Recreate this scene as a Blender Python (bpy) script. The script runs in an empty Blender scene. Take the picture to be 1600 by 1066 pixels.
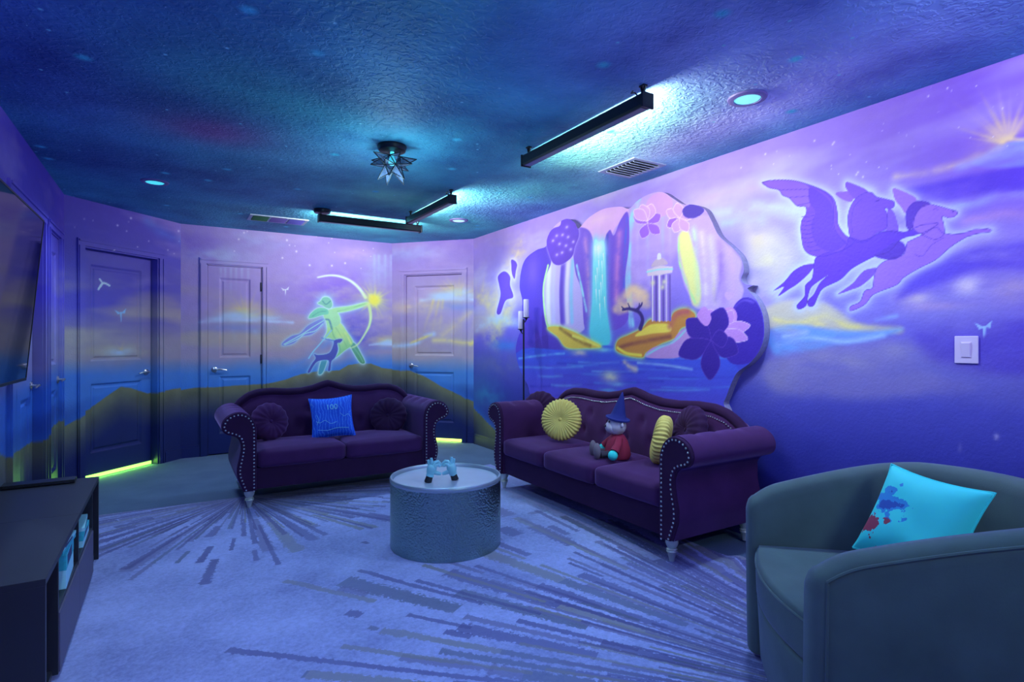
import bpy, bmesh, math, random
import numpy as np
from mathutils import Vector, Matrix

random.seed(7)
rng = np.random.default_rng(7)
R = math.radians
SC = bpy.context.scene
COL = SC.collection

# ------------------------------------------------------------------ camera, world, exposure, big lights
FPX = 880.0                       # focal length for a 1600 px wide frame
YAW = R(31.3)
CAM_H = 1.22
cam_data = bpy.data.cameras.new('camera')
cam_data.lens = 36.0 * FPX / 1600.0
cam_data.sensor_width = 36.0
cam_data.clip_start = 0.05
cam = bpy.data.objects.new('camera', cam_data)
cam.location = (0, 0, CAM_H)
cam.rotation_euler = (R(90), 0, -YAW)
COL.objects.link(cam)
SC.camera = cam

world = bpy.data.worlds.new('world')
SC.world = world
world.use_nodes = True
world.node_tree.nodes['Background'].inputs[0].default_value = (0.02, 0.02, 0.05, 1)
world.node_tree.nodes['Background'].inputs[1].default_value = 0.2

SC.view_settings.view_transform = 'Standard'
SC.view_settings.look = 'None'
SC.view_settings.gamma = 1.0
SC.view_settings.use_curve_mapping = False
SC.view_settings.exposure = 0.0
SC.cycles.use_denoising = True
SC.cycles.max_bounces = 8
SC.cycles.diffuse_bounces = 5
SC.cycles.sample_clamp_indirect = 6.0

# lamps of the room and added ones: (watts, colour)
BAR_RIGHT = (15.5, (0.98, 0.99, 0.96))        # bars that wash the right wall
BAR_BACK = (21.0, (1.00, 1.00, 0.96))         # bar that washes the back wall
BAR_REAR_ADDED = (24.0, (0.62, 0.56, 1.00))         # bars added out of view behind the viewer for violet side light
DOWN = (17.0, (0.42, 0.70, 1.00))             # recessed ceiling lights
BAR_FILL = (17.0, (0.62, 0.95, 0.95))         # fill bar added unseen at the rear wall to brighten the armchair side
STAR = (10.0, (0.40, 0.80, 1.00))              # bulb in the star lantern
PAINT_GAIN = (1.02, 0.98, 0.92)               # pigment strength of the wall paint

# ------------------------------------------------------------------ plan of the room
CEIL = 2.44
PLAN = {
    'left': ((-0.75, -1.6), (-0.75, 5.94)),
    'angled_left': ((-0.75, 5.94), (0.10, 6.79)),
    'back': ((0.10, 6.79), (2.375, 6.79)),
    'angled_right': ((2.375, 6.79), (3.10, 5.98)),
    'right': ((3.10, 5.98), (3.10, -1.6)),
    'rear': ((3.10, -1.6), (-0.75, -1.6)),
    'panel': ((3.045, 5.98), (3.045, -1.6)),
}
SY, CY = math.sin(YAW), math.cos(YAW)


def ray(px, py):
    x = (px - 800) / FPX
    return x * CY + SY, -x * SY + CY, (533 - py) / FPX


def at_x(px, py, x):
    a, b, c = ray(px, py); t = x / a
    return Vector((x, b * t, CAM_H + c * t))


def at_y(px, py, y):
    a, b, c = ray(px, py); t = y / b
    return Vector((a * t, y, CAM_H + c * t))


def at_z(px, py, z):
    a, b, c = ray(px, py); t = (z - CAM_H) / c
    return Vector((a * t, b * t, z))


class Wall:
    def __init__(s, key):
        (ax, ay), (bx, by) = PLAN[key]
        s.a = np.array([ax, ay]); L = math.hypot(bx - ax, by - ay); s.len = L
        s.d = np.array([(bx - ax) / L, (by - ay) / L])
        s.n = np.array([s.d[1], -s.d[0]])            # into the room (plan runs clockwise)
        s.ops = []

    def at(s, px, py):
        r = ray(px, py)
        t = (s.a @ s.n) / (r[0] * s.n[0] + r[1] * s.n[1])
        p = np.array([r[0] * t, r[1] * t]) - s.a
        return float(p @ s.d), CAM_H + r[2] * t

    def world(s, u, z, off=0.0):
        p = s.a + s.d * u + s.n * off
        return Vector((p[0], p[1], z))

    def matrix(s, u=0.0, z=0.0, off=0.0):            # local x along the wall, y out of it (into the wall), z up
        p = s.world(u, z, off)
        m = Matrix(((s.d[0], -s.n[0], 0, p.x), (s.d[1], -s.n[1], 0, p.y), (0, 0, 1, p.z), (0, 0, 0, 1)))
        return m


WALLS = {k: Wall(k) for k in PLAN}


# ------------------------------------------------------------------ mesh helpers
class MB:
    def __init__(s):
        s.v = []; s.f = []

    def add(s, vs, fs):
        o = len(s.v); s.v += [tuple(p) for p in vs]; s.f += [tuple(i + o for i in f) for f in fs]
        return s

    def box(s, x0, x1, y0, y1, z0, z1):
        return s.add([(x0, y0, z0), (x1, y0, z0), (x1, y1, z0), (x0, y1, z0), (x0, y0, z1), (x1, y0, z1), (x1, y1, z1), (x0, y1, z1)],
                     [(0, 3, 2, 1), (4, 5, 6, 7), (0, 1, 5, 4), (1, 2, 6, 5), (2, 3, 7, 6), (3, 0, 4, 7)])

    def lathe(s, prof, n=32, c=(0, 0, 0), axis='z'):
        vs = []; fs = []
        for r, h in prof:
            for k in range(n):
                a = 2 * math.pi * k / n
                p = (r * math.cos(a), r * math.sin(a), h)
                if axis == 'y': p = (p[0], p[2], p[1])
                if axis == 'x': p = (p[2], p[0], p[1])
                vs.append((p[0] + c[0], p[1] + c[1], p[2] + c[2]))
        for i in range(len(prof) - 1):
            for k in range(n):
                a, b = i * n + k, i * n + (k + 1) % n
                fs.append((a, b, b + n, a + n))
        fs.append(tuple(range(n))[::-1]); fs.append(tuple((len(prof) - 1) * n + k for k in range(n)))
        return s.add(vs, fs)

    def tube(s, pts, r, n=8, cap=True):
        pts = [Vector(p) for p in pts]
        rs = r if isinstance(r, (list, tuple)) else [r] * len(pts)
        vs = []; fs = []; up = None
        for i, p in enumerate(pts):
            t = (pts[min(i + 1, len(pts) - 1)] - pts[max(i - 1, 0)]).normalized()
            if up is None:
                up = Vector((0, 0, 1)) if abs(t.z) < 0.9 else Vector((1, 0, 0))
            x = t.cross(up).normalized(); up = x.cross(t).normalized()
            for k in range(n):
                a = 2 * math.pi * k / n
                vs.append(p + (x * math.cos(a) + up * math.sin(a)) * rs[i])
        for i in range(len(pts) - 1):
            for k in range(n):
                a, b = i * n + k, i * n + (k + 1) % n
                fs.append((a, b, b + n, a + n))
        if cap:
            fs.append(tuple(range(n))[::-1]); fs.append(tuple((len(pts) - 1) * n + k for k in range(n)))
        return s.add(vs, fs)

    def ball(s, c, r, n=10, m=6):
        rx, ry, rz = r if isinstance(r, (list, tuple)) else (r, r, r)
        vs = [(c[0], c[1], c[2] - rz)]; fs = []
        for i in range(1, m):
            t = -math.pi / 2 + math.pi * i / m
            for k in range(n):
                a = 2 * math.pi * k / n
                vs.append((c[0] + rx * math.cos(t) * math.cos(a), c[1] + ry * math.cos(t) * math.sin(a), c[2] + rz * math.sin(t)))
        vs.append((c[0], c[1], c[2] + rz)); top = len(vs) - 1
        for k in range(n):
            fs.append((0, 1 + (k + 1) % n, 1 + k))
            fs.append((top, top - n + k, top - n + (k + 1) % n))
        for i in range(m - 2):
            for k in range(n):
                a, b = 1 + i * n + k, 1 + i * n + (k + 1) % n
                fs.append((a, b, b + n, a + n))
        return s.add(vs, fs)

    def grid(s, fn, nu, nv, close_u=False, close_v=False):
        vs = [fn(i, j) for j in range(nv) for i in range(nu)]; fs = []
        for j in range(nv if close_v else nv - 1):
            for i in range(nu if close_u else nu - 1):
                i2, j2 = (i + 1) % nu, (j + 1) % nv
                fs.append((j * nu + i, j * nu + i2, j2 * nu + i2, j2 * nu + i))
        return s.add(vs, fs)

    def rbox(s, hx, hy, hz, r, n=10, c=(0, 0, 0), bulge=(0, 0, 0)):
        # rounded, slightly bulging box made of six shared-edge grids
        seen = {}; fs = []; vs = []
        g = [-1 + 2 * i / n for i in range(n + 1)]
        g = [math.copysign(abs(t) ** 0.75, t) for t in g]

        def vert(p):
            k = tuple(round(q, 4) for q in p)
            if k in seen: return seen[k]
            h = (hx, hy, hz); q = [p[i] * h[i] for i in range(3)]
            core = [max(-(h[i] - r), min(h[i] - r, q[i])) for i in range(3)]
            d = Vector([q[i] - core[i] for i in range(3)])
            if d.length > 1e-9: d = d.normalized() * r
            w = [core[i] + d[i] for i in range(3)]
            for i in range(3):
                o = [p[j] for j in range(3) if j != i]
                w[i] += math.copysign(bulge[i], p[i]) * abs(p[i]) ** 3 * (1 - o[0] ** 2) * (1 - o[1] ** 2)
            seen[k] = len(vs); vs.append((w[0] + c[0], w[1] + c[1], w[2] + c[2])); return seen[k]
        for ax in range(3):
            for sg in (-1, 1):
                for i in range(n):
                    for j in range(n):
                        q = []
                        for (a, b) in ((i, j), (i + 1, j), (i + 1, j + 1), (i, j + 1)):
                            p = [0, 0, 0]; p[ax] = sg; p[(ax + 1) % 3] = g[a]; p[(ax + 2) % 3] = g[b]
                            q.append(vert(p))
                        fs.append(tuple(q if sg > 0 else q[::-1]))
        return s.add(vs, fs)

    def build(s, name, mat, parent=None, smooth=False, bevel=0.0, angle=40, kind=None, label=None, subsurf=0):
        me = bpy.data.meshes.new(name)
        me.from_pydata(s.v, [], s.f)
        return link(name, me, mat, parent, smooth, bevel, angle, kind, label, subsurf)


def link(name, me, mat, parent=None, smooth=False, bevel=0.0, angle=40, kind=None, label=None, subsurf=0):
    me.update()
    bm = bmesh.new(); bm.from_mesh(me); bmesh.ops.recalc_face_normals(bm, faces=bm.faces)
    if smooth:
        for f in bm.faces: f.smooth = True
        lim = R(angle)
        for e in bm.edges:
            if len(e.link_faces) == 2 and e.calc_face_angle(0) > lim: e.smooth = False
    bm.to_mesh(me); bm.free()
    o = bpy.data.objects.new(name, me); COL.objects.link(o)
    if mat: me.materials.append(mat)
    if parent: o.parent = parent
    if bevel:
        b = o.modifiers.new('bevel', 'BEVEL'); b.width = bevel; b.segments = 2; b.limit_method = 'ANGLE'; b.angle_limit = R(35)
    if subsurf:
        b = o.modifiers.new('subsurf', 'SUBSURF'); b.levels = subsurf; b.render_levels = subsurf
    if kind: o['kind'] = kind
    if label: o['label'] = label
    return o


def empty(name, loc=(0, 0, 0), rz=0.0):
    o = bpy.data.objects.new(name, None); COL.objects.link(o)
    o.empty_display_size = 0.1
    o.location = loc; o.rotation_euler = (0, 0, rz)
    return o


def tag(o, label, cat, group=None):
    o['label'] = label; o['category'] = cat
    if group: o['group'] = group
    return o


def thing(name, label, cat, loc=(0, 0, 0), rz=0.0, group=None):
    return tag(empty(name, loc, rz), label, cat, group)


def copy_tree(o, parent=None):
    c = o.copy(); COL.objects.link(c)
    if parent: c.parent = parent
    for ch in list(o.children): copy_tree(ch, c)
    return c


def orient(o, loc, normal, up=(0, 0, 1), roll=0.0):
    n = Vector(normal).normalized(); x = Vector(up).cross(n).normalized(); y = n.cross(x)
    m = Matrix((x, y, n)).transposed().to_4x4() @ Matrix.Rotation(roll, 4, 'Z')
    o.matrix_world = Matrix.Translation(Vector(loc)) @ m
    return o


# ------------------------------------------------------------------ materials
def lin(c):
    c = np.asarray(c, float) / 255.0
    return np.where(c <= 0.04045, c / 12.92, ((c + 0.055) / 1.055) ** 2.4)


def rgb(c):
    l = lin(c); return (float(l[0]), float(l[1]), float(l[2]), 1.0)


def new_mat(name):
    m = bpy.data.materials.new(name); m.use_nodes = True
    nt = m.node_tree
    return m, nt, nt.nodes['Principled BSDF']


def nd(nt, t, **kw):
    n = nt.nodes.new(t)
    for k, v in kw.items():
        if k.startswith('_'): setattr(n, k[1:], v)
        else: n.inputs[k.replace('__', ' ')].default_value = v
    return n


def mat_plain(name, c, rough=0.6, metal=0.0, noise=0.12, nscale=18.0, bump=0.0, bscale=60.0, sheen=0.0, sheen_c=None, coat=0.0, spec=None, trans=0.0):
    m, nt, b = new_mat(name); L = nt.links
    tc = nd(nt, 'ShaderNodeTexCoord')
    nz = nd(nt, 'ShaderNodeTexNoise', Scale=nscale, Detail=4.0)
    L.new(tc.outputs['Object'], nz.inputs['Vector'])
    mx = nt.nodes.new('ShaderNodeMix'); mx.data_type = 'RGBA'
    base = rgb(c)
    mx.inputs[6].default_value = tuple(v * (1 - noise) for v in base[:3]) + (1,)
    mx.inputs[7].default_value = tuple(min(1, v * (1 + noise)) for v in base[:3]) + (1,)
    L.new(nz.outputs['Fac'], mx.inputs[0]); L.new(mx.outputs[2], b.inputs['Base Color'])
    b.inputs['Roughness'].default_value = rough; b.inputs['Metallic'].default_value = metal
    if sheen:
        b.inputs['Sheen Weight'].default_value = sheen
        b.inputs['Sheen Roughness'].default_value = 0.4
        b.inputs['Sheen Tint'].default_value = rgb(sheen_c or c)
    if coat: b.inputs['Coat Weight'].default_value = coat
    if spec is not None: b.inputs['Specular IOR Level'].default_value = spec
    if trans: b.inputs['Transmission Weight'].default_value = trans
    if bump:
        n2 = nd(nt, 'ShaderNodeTexNoise', Scale=bscale, Detail=3.0); L.new(tc.outputs['Object'], n2.inputs['Vector'])
        bp = nd(nt, 'ShaderNodeBump', Strength=bump, Distance=0.01)
        L.new(n2.outputs['Fac'], bp.inputs['Height']); L.new(bp.outputs['Normal'], b.inputs['Normal'])
    return m


def mat_emit(name, c, strength, base=(0.5, 0.5, 0.5, 1)):
    m, nt, b = new_mat(name)
    b.inputs['Base Color'].default_value = base
    b.inputs['Emission Color'].default_value = rgb(c)
    b.inputs['Emission Strength'].default_value = strength
    return m


def mat_painted(name, rough=0.62, bump=0.25, bscale=70.0, attr='paint'):
    m, nt, b = new_mat(name); L = nt.links
    at = nd(nt, 'ShaderNodeAttribute', _attribute_name=attr)
    tc = nd(nt, 'ShaderNodeTexCoord')
    nz = nd(nt, 'ShaderNodeTexNoise', Scale=9.0, Detail=6.0, Roughness=0.6); L.new(tc.outputs['Object'], nz.inputs['Vector'])
    mr = nd(nt, 'ShaderNodeMapRange'); mr.inputs[3].default_value = 0.9; mr.inputs[4].default_value = 1.1
    L.new(nz.outputs['Fac'], mr.inputs[0])
    mu = nt.nodes.new('ShaderNodeVectorMath'); mu.operation = 'SCALE'
    L.new(at.outputs['Color'], mu.inputs[0]); L.new(mr.outputs[0], mu.inputs['Scale'])
    L.new(mu.outputs[0], b.inputs['Base Color'])
    b.inputs['Roughness'].default_value = rough
    b.inputs['Specular IOR Level'].default_value = 0.3
    n2 = nd(nt, 'ShaderNodeTexNoise', Scale=bscale, Detail=3.0); L.new(tc.outputs['Object'], n2.inputs['Vector'])
    bp = nd(nt, 'ShaderNodeBump', Strength=bump, Distance=0.006)
    L.new(n2.outputs['Fac'], bp.inputs['Height']); L.new(bp.outputs['Normal'], b.inputs['Normal'])
    return m


M = {}
M['wall'] = mat_painted('wall_paint', 0.62, 0.28, 75.0)
M['door'] = mat_painted('door_paint', 0.45, 0.04, 120.0)
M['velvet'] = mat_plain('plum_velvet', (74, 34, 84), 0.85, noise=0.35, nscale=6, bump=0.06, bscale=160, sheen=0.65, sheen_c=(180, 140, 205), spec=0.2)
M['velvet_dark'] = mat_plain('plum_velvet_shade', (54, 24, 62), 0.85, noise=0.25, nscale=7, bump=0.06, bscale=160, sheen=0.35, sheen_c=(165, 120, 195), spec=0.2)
M['stud'] = mat_plain('nailhead_nickel', (225, 225, 230), 0.25, 0.7, noise=0.02)
M['leg'] = mat_plain('champagne_silver_leg', (200, 205, 200), 0.35, 0.35, noise=0.05)
M['chair'] = mat_plain('grey_velvet', (94, 108, 106), 0.8, noise=0.32, nscale=6, bump=0.05, bscale=180, sheen=0.45, sheen_c=(150, 150, 200), spec=0.2)
M['black_wood'] = mat_plain('black_laminate', (38, 36, 48), 0.45, noise=0.15, nscale=3)
M['door_front'] = mat_plain('plum_grey_laminate', (92, 82, 110), 0.5, noise=0.08)
M['black_metal'] = mat_plain('black_metal', (26, 28, 38), 0.4, 0.2, noise=0.1)
M['chrome'] = mat_plain('satin_nickel', (190, 190, 200), 0.28, 0.9, noise=0.03)
M['hinge'] = mat_plain('dark_hinge', (38, 38, 52), 0.45, 0.5, noise=0.05)
M['screen'] = mat_plain('black_screen_glass', (6, 6, 9), 0.05, noise=0.0); M['screen'].node_tree.nodes['Principled BSDF'].inputs['IOR'].default_value = 2.3
M['plastic_white'] = mat_plain('white_plastic', (225, 205, 235), 0.4, noise=0.02)
M['yellow_velvet'] = mat_plain('mustard_velvet', (228, 205, 112), 0.75, noise=0.12, nscale=25, sheen=0.35, sheen_c=(235, 225, 160), spec=0.2)
M['mouldings'] = mat_painted('trim_paint', 0.5, 0.03, 100.0)


# ------------------------------------------------------------------ painting in wall coordinates
def vnoise(x, y, seed=0):
    xi = np.floor(x).astype(int); yi = np.floor(y).astype(int); xf = x - xi; yf = y - yi
    def h(a, b):
        v = np.sin(a * 127.1 + b * 311.7 + seed * 74.7) * 43758.5453
        return v - np.floor(v)
    u = xf * xf * (3 - 2 * xf); w = yf * yf * (3 - 2 * yf)
    return (h(xi, yi) * (1 - u) + h(xi + 1, yi) * u) * (1 - w) + (h(xi, yi + 1) * (1 - u) + h(xi + 1, yi + 1) * u) * w


def fbm(x, y, seed=0, o=4):
    t = 0; a = 0.5
    for k in range(o):
        t = t + a * vnoise(x * 2 ** k, y * 2 ** k, seed + k); a *= 0.5
    return t / (1 - 0.5 ** o)


def spline(p, n=8, closed=True):
    p = np.asarray(p, float); N = len(p); out = []
    rngi = range(N) if closed else range(N - 1)
    for i in rngi:
        if closed: a, b, c, d = p[i - 1], p[i], p[(i + 1) % N], p[(i + 2) % N]
        else: a, b, c, d = p[max(i - 1, 0)], p[i], p[i + 1], p[min(i + 2, N - 1)]
        for k in range(n):
            t = k / n
            out.append(0.5 * (2 * b + (c - a) * t + (2 * a - 5 * b + 4 * c - d) * t * t + (3 * b - a - 3 * c + d) * t ** 3))
    if not closed: out.append(p[-1])
    return np.array(out)


def sd_poly(S, Z, P):
    d2 = np.full(S.shape, 1e9); ins = np.zeros(S.shape, bool); N = len(P)
    for i in range(N):
        ax, ay = P[i]; bx, by = P[(i + 1) % N]
        ex, ey = bx - ax, by - ay; L = ex * ex + ey * ey + 1e-12
        t = np.clip(((S - ax) * ex + (Z - ay) * ey) / L, 0, 1)
        d2 = np.minimum(d2, (S - ax - ex * t) ** 2 + (Z - ay - ey * t) ** 2)
        c = ((ay > Z) != (by > Z))
        if ay != by: ins ^= c & (S < ex * (Z - ay) / (by - ay) + ax)
    d = np.sqrt(d2)
    return np.where(ins, -d, d)


class Canvas:
    def __init__(s, S, Z):
        s.S = S; s.Z = Z; s.c = np.zeros((len(S), 3))

    def mix(s, idx, col, al):
        al = np.clip(al, 0, 1)[:, None]
        s.c[idx] = s.c[idx] * (1 - al) + np.asarray(col, float) * al


class Painter:
    """Brush strokes on one wall; points are given where they sit in the photo and laid onto the wall plane."""
    def __init__(s, wall): s.w = wall

    def P(s, pts): return np.array([s.w.at(*p) for p in pts])

    def k(s, px, py):                     # metres per pixel on the wall, across and up
        a = s.w.at(px - 2, py); b = s.w.at(px + 2, py); c = s.w.at(px, py - 2); d = s.w.at(px, py + 2)
        return abs(b[0] - a[0]) / 4, abs(c[1] - d[1]) / 4

    def base(s, fn): s.w.ops.append(lambda C: fn(C))

    def blob(s, px, py, rx, ry, col, al=1.0, pw=1.0):
        c = s.w.at(px, py); ks, kz = s.k(px, py); rs, rz = rx * ks, ry * kz

        def op(C):
            m = np.where((abs(C.S - c[0]) < 2.6 * rs) & (abs(C.Z - c[1]) < 2.6 * rz))[0]
            if len(m) == 0: return
            q = ((C.S[m] - c[0]) / rs) ** 2 + ((C.Z[m] - c[1]) / rz) ** 2
            a = al * np.exp(-q ** pw)
            if rx > 9: a = a * np.clip(0.35 + 1.8 * (fbm(C.S[m] * 7 + px, C.Z[m] * 13, 9) - 0.25), 0, 1.1)
            C.mix(m, col, a)
        s.w.ops.append(op)

    def stroke(s, pts, w, col, al=1.0, soft=0.6, w2=None, curve=True, fade=0.0, a2=None):
        q = spline(pts, 6, False) if curve and len(pts) > 2 else np.array(pts, float)
        mid = q[len(q) // 2]; ks, kz = s.k(*mid); kk = math.sqrt(ks * kz)
        P = s.P(q); n = len(P); w2 = w if w2 is None else w2; a2 = al if a2 is None else a2

        def op(C):
            mg = max(w, w2) * kk * (1 + soft * 2) + 0.02
            lo = P.min(0) - mg; hi = P.max(0) + mg
            m = np.where((C.S > lo[0]) & (C.S < hi[0]) & (C.Z > lo[1]) & (C.Z < hi[1]))[0]
            if len(m) == 0: return
            S, Z = C.S[m], C.Z[m]; A = np.zeros(len(m))
            for i in range(n - 1):
                ax, ay = P[i]; ex, ey = P[i + 1] - P[i]
                t = np.clip(((S - ax) * ex + (Z - ay) * ey) / (ex * ex + ey * ey + 1e-12), 0, 1)
                d = np.hypot(S - ax - ex * t, Z - ay - ey * t)
                g = (i + t) / (n - 1)
                ww = (w + (w2 - w) * g) * kk * 0.5
                sf = max(soft * max(w, w2) * kk * 0.5, 0.002)
                A = np.maximum(A, np.clip((ww + sf - d) / (2 * sf), 0, 1) * (al + (a2 - al) * g))
            A = A * A * (3 - 2 * A) if soft > 0.3 else A
            if soft > 0.75: A = A * np.clip(0.25 + 1.9 * (fbm(S * 9 + n, Z * 16, 5) - 0.22), 0, 1)
            C.mix(m, col, A)
        s.w.ops.append(op)

    def poly(s, pts, col, al=1.0, soft=1.0, curve=True, n=5, col2=None, shade=None):
        q = spline(pts, n) if curve else np.array(pts, float)
        ks, kz = s.k(*np.mean(np.array(pts, float), 0)); kk = math.sqrt(ks * kz)
        P = s.P(q); sf = max(soft * kk * 0.5, 0.0022)

        def op(C):
            lo = P.min(0) - 3 * sf; hi = P.max(0) + 3 * sf
            m = np.where((C.S > lo[0]) & (C.S < hi[0]) & (C.Z > lo[1]) & (C.Z < hi[1]))[0]
            if len(m) == 0: return
            d = sd_poly(C.S[m], C.Z[m], P)
            a = np.clip(0.5 - d / (2 * sf), 0, 1); a = a * a * (3 - 2 * a)
            cc = np.asarray(col, float)
            if col2 is not None:
                t = np.clip((C.Z[m] - P[:, 1].min()) / (np.ptp(P[:, 1]) + 1e-6), 0, 1)[:, None]
                cc = np.asarray(col2, float) * (1 - t) + cc * t
            if soft >= 8: a = a * np.clip(0.4 + 1.9 * (fbm(C.S[m] * 5 + P[0, 0] * 7, C.Z[m] * 11, 15) - 0.22), 0, 1)
            C.mix(m, cc, al * a)
        s.w.ops.append(op)

    def rim(s, pts, col, al, reach, curve=True, n=5):     # airbrushed halo outside an outline
        q = spline(pts, n) if curve else np.array(pts, float)
        ks, kz = s.k(*np.mean(np.array(pts, float), 0)); rr = reach * math.sqrt(ks * kz); P = s.P(q)

        def op(C):
            lo = P.min(0) - 3 * rr; hi = P.max(0) + 3 * rr
            m = np.where((C.S > lo[0]) & (C.S < hi[0]) & (C.Z > lo[1]) & (C.Z < hi[1]))[0]
            if len(m) == 0: return
            d = np.maximum(sd_poly(C.S[m], C.Z[m], P), 0)
            C.mix(m, col, al * np.exp(-(d / rr) ** 1.3))
        s.w.ops.append(op)

    def rays(s, px, py, r0, r1, a0, a1, n, w, col, al, seed=0):
        rr = random.Random(seed)
        for k in range(n):
            a = R(a0 + (a1 - a0) * (k + rr.uniform(-.3, .3)) / max(1, n - 1)); q = r1 * rr.uniform(.55, 1.0)
            p0 = (px + r0 * math.cos(a), py - r0 * math.sin(a)); p1 = (px + q * math.cos(a), py - q * math.sin(a))
            s.stroke([p0, p1], w, col, al * rr.uniform(.6, 1), 0.9, w2=w * 0.3, curve=False, a2=0.0)


def grad(stops):
    zs = np.array([a for a, _ in stops]); cs = np.array([c for _, c in stops], float)
    o = np.argsort(zs); zs = zs[o]; cs = cs[o]
    return lambda z: np.stack([np.interp(z, zs, cs[:, i]) for i in range(3)], 1)


def paint_object(o, wall):
    """run a wall's brush strokes over the vertices of an object standing at that wall"""
    me = o.data; n = len(me.vertices)
    co = np.empty(n * 3, np.float32); me.vertices.foreach_get('co', co); co = co.reshape(-1, 3).astype(float)
    mw = np.array(world_matrix(o))
    w = co @ mw[:3, :3].T + mw[:3, 3]
    S = (w[:, :2] - wall.a) @ wall.d; Z = w[:, 2]
    C = Canvas(S, Z)
    for op in wall.ops: op(C)
    c = lin(np.clip(C.c, 0, 255)) * np.array(PAINT_GAIN)
    a = me.color_attributes.new('paint', 'FLOAT_COLOR', 'POINT')
    buf = np.ones((n, 4), np.float32); buf[:, :3] = np.clip(c, 0, 0.95)
    a.data.foreach_set('color', buf.ravel())


def world_matrix(o):
    m = o.matrix_basis.copy(); p = o.parent
    while p: m = p.matrix_basis @ m; p = p.parent
    return m

# ------------------------------------------------------------------ the mural
CREAM = (226, 208, 176); YEL = (240, 222, 120); ICE = (186, 214, 250); SKYB = (70, 135, 230)
LAV = (168, 140, 240); VIO = (122, 84, 226); OLIVE = (126, 126, 94); NAVY = (34, 38, 110); GREY_L = (150, 140, 205)


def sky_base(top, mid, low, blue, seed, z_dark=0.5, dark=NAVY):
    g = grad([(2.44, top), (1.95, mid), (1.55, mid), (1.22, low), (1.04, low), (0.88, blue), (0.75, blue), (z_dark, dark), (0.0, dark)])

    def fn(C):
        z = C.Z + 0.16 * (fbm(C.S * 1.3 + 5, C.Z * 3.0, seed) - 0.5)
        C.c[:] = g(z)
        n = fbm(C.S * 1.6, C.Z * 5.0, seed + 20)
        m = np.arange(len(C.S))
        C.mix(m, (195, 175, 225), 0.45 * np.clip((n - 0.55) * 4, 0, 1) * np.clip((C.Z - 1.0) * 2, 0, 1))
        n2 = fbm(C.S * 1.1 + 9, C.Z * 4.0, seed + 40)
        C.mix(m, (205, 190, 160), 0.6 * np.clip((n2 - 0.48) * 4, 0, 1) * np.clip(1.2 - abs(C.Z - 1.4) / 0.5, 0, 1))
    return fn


def hill(p, pts, extra=()):
    P = p.P(pts)

    def op(C):
        zt = np.interp(C.S, P[:, 0], P[:, 1]) + 0.012 * (fbm(C.S * 9, C.S * 0, 3) - 0.5) + 0.004 * (fbm(C.S * 40, C.S * 0, 8) - 0.5)
        d = zt - C.Z
        m = np.arange(len(C.S))
        C.mix(m, (62, 128, 224), 0.7 * np.exp(-(np.maximum(-d, 0) / 0.09) ** 1.5))
        a = np.clip(d / 0.012 + 0.5, 0, 1)
        t = np.clip(d / 0.34, 0, 1)[:, None]
        col = np.array(OLIVE, float) * (1 - t) + np.array((32, 40, 104), float) * t
        n = (fbm(C.S * 6, C.Z * 6, 77) - 0.5)[:, None] * 40
        C.c[:] = C.c * (1 - a[:, None]) + np.clip(col + n * (1 - t), 0, 255) * a[:, None]
    p.w.ops.append(op)


def cloud(p, px, py, w, h, seed=0, ray=True):
    rr = random.Random(seed)
    if ray: p.rays(px, py - h * 0.1, h * 0.2, h * 2.4, 25, 155, 9, 5, YEL, 0.75, seed)
    p.blob(px, py - h * 0.35, w * 0.62, h * 0.55, YEL, 0.55)
    for k in range(7):
        x = px + rr.uniform(-.6, .6) * w; q = 1 - abs(x - px) / w
        p.blob(x, py - h * 0.25 * q + rr.uniform(-2, 2), w * 0.26, h * 0.36 * q, ICE, 0.75)
    p.stroke([(px - w, py + h * .12), (px - w * .3, py), (px + w * .3, py + h * .06), (px + w, py + h * .16)], h * 0.22, (196, 216, 252), 0.8, 0.9)
    p.blob(px, py + h * 0.5, w * 0.8, h * 0.3, (120, 150, 225), 0.5)


def star_dots(p, x0, x1, y0, y1, n, seed):
    rr = random.Random(seed)
    for k in range(n):
        x, y = rr.uniform(x0, x1), rr.uniform(y0, y1)
        r = rr.choice((.8, .8, 1.0, 1.5))
        p.blob(x, y, r, r, (236, 230, 255), 0.9)


def sprite(p, x, y, s, col=(190, 225, 250), flip=1):       # a little winged figure in pale paint
    p.poly([(x, y - s * .25), (x + .7 * s * flip, y - .9 * s), (x + .55 * s * flip, y - .2 * s)], col, 0.95, 1, False)
    p.poly([(x, y - s * .25), (x - .9 * s * flip, y - .7 * s), (x - .45 * s * flip, y - .05 * s)], col, 0.95, 1, False)
    p.poly([(x - .14 * s, y - .4 * s), (x + .14 * s, y - .4 * s), (x + .1 * s, y + .2 * s), (x + .02 * s, y + s), (x - .1 * s, y + .2 * s)], col, 1, 1, False)


# left wall and its doors
pl = Painter(WALLS['left'])
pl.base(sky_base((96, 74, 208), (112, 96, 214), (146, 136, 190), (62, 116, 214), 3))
hill(pl, [(-20, 700), (20, 720), (60, 695), (92, 660), (97, 655)])
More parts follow.
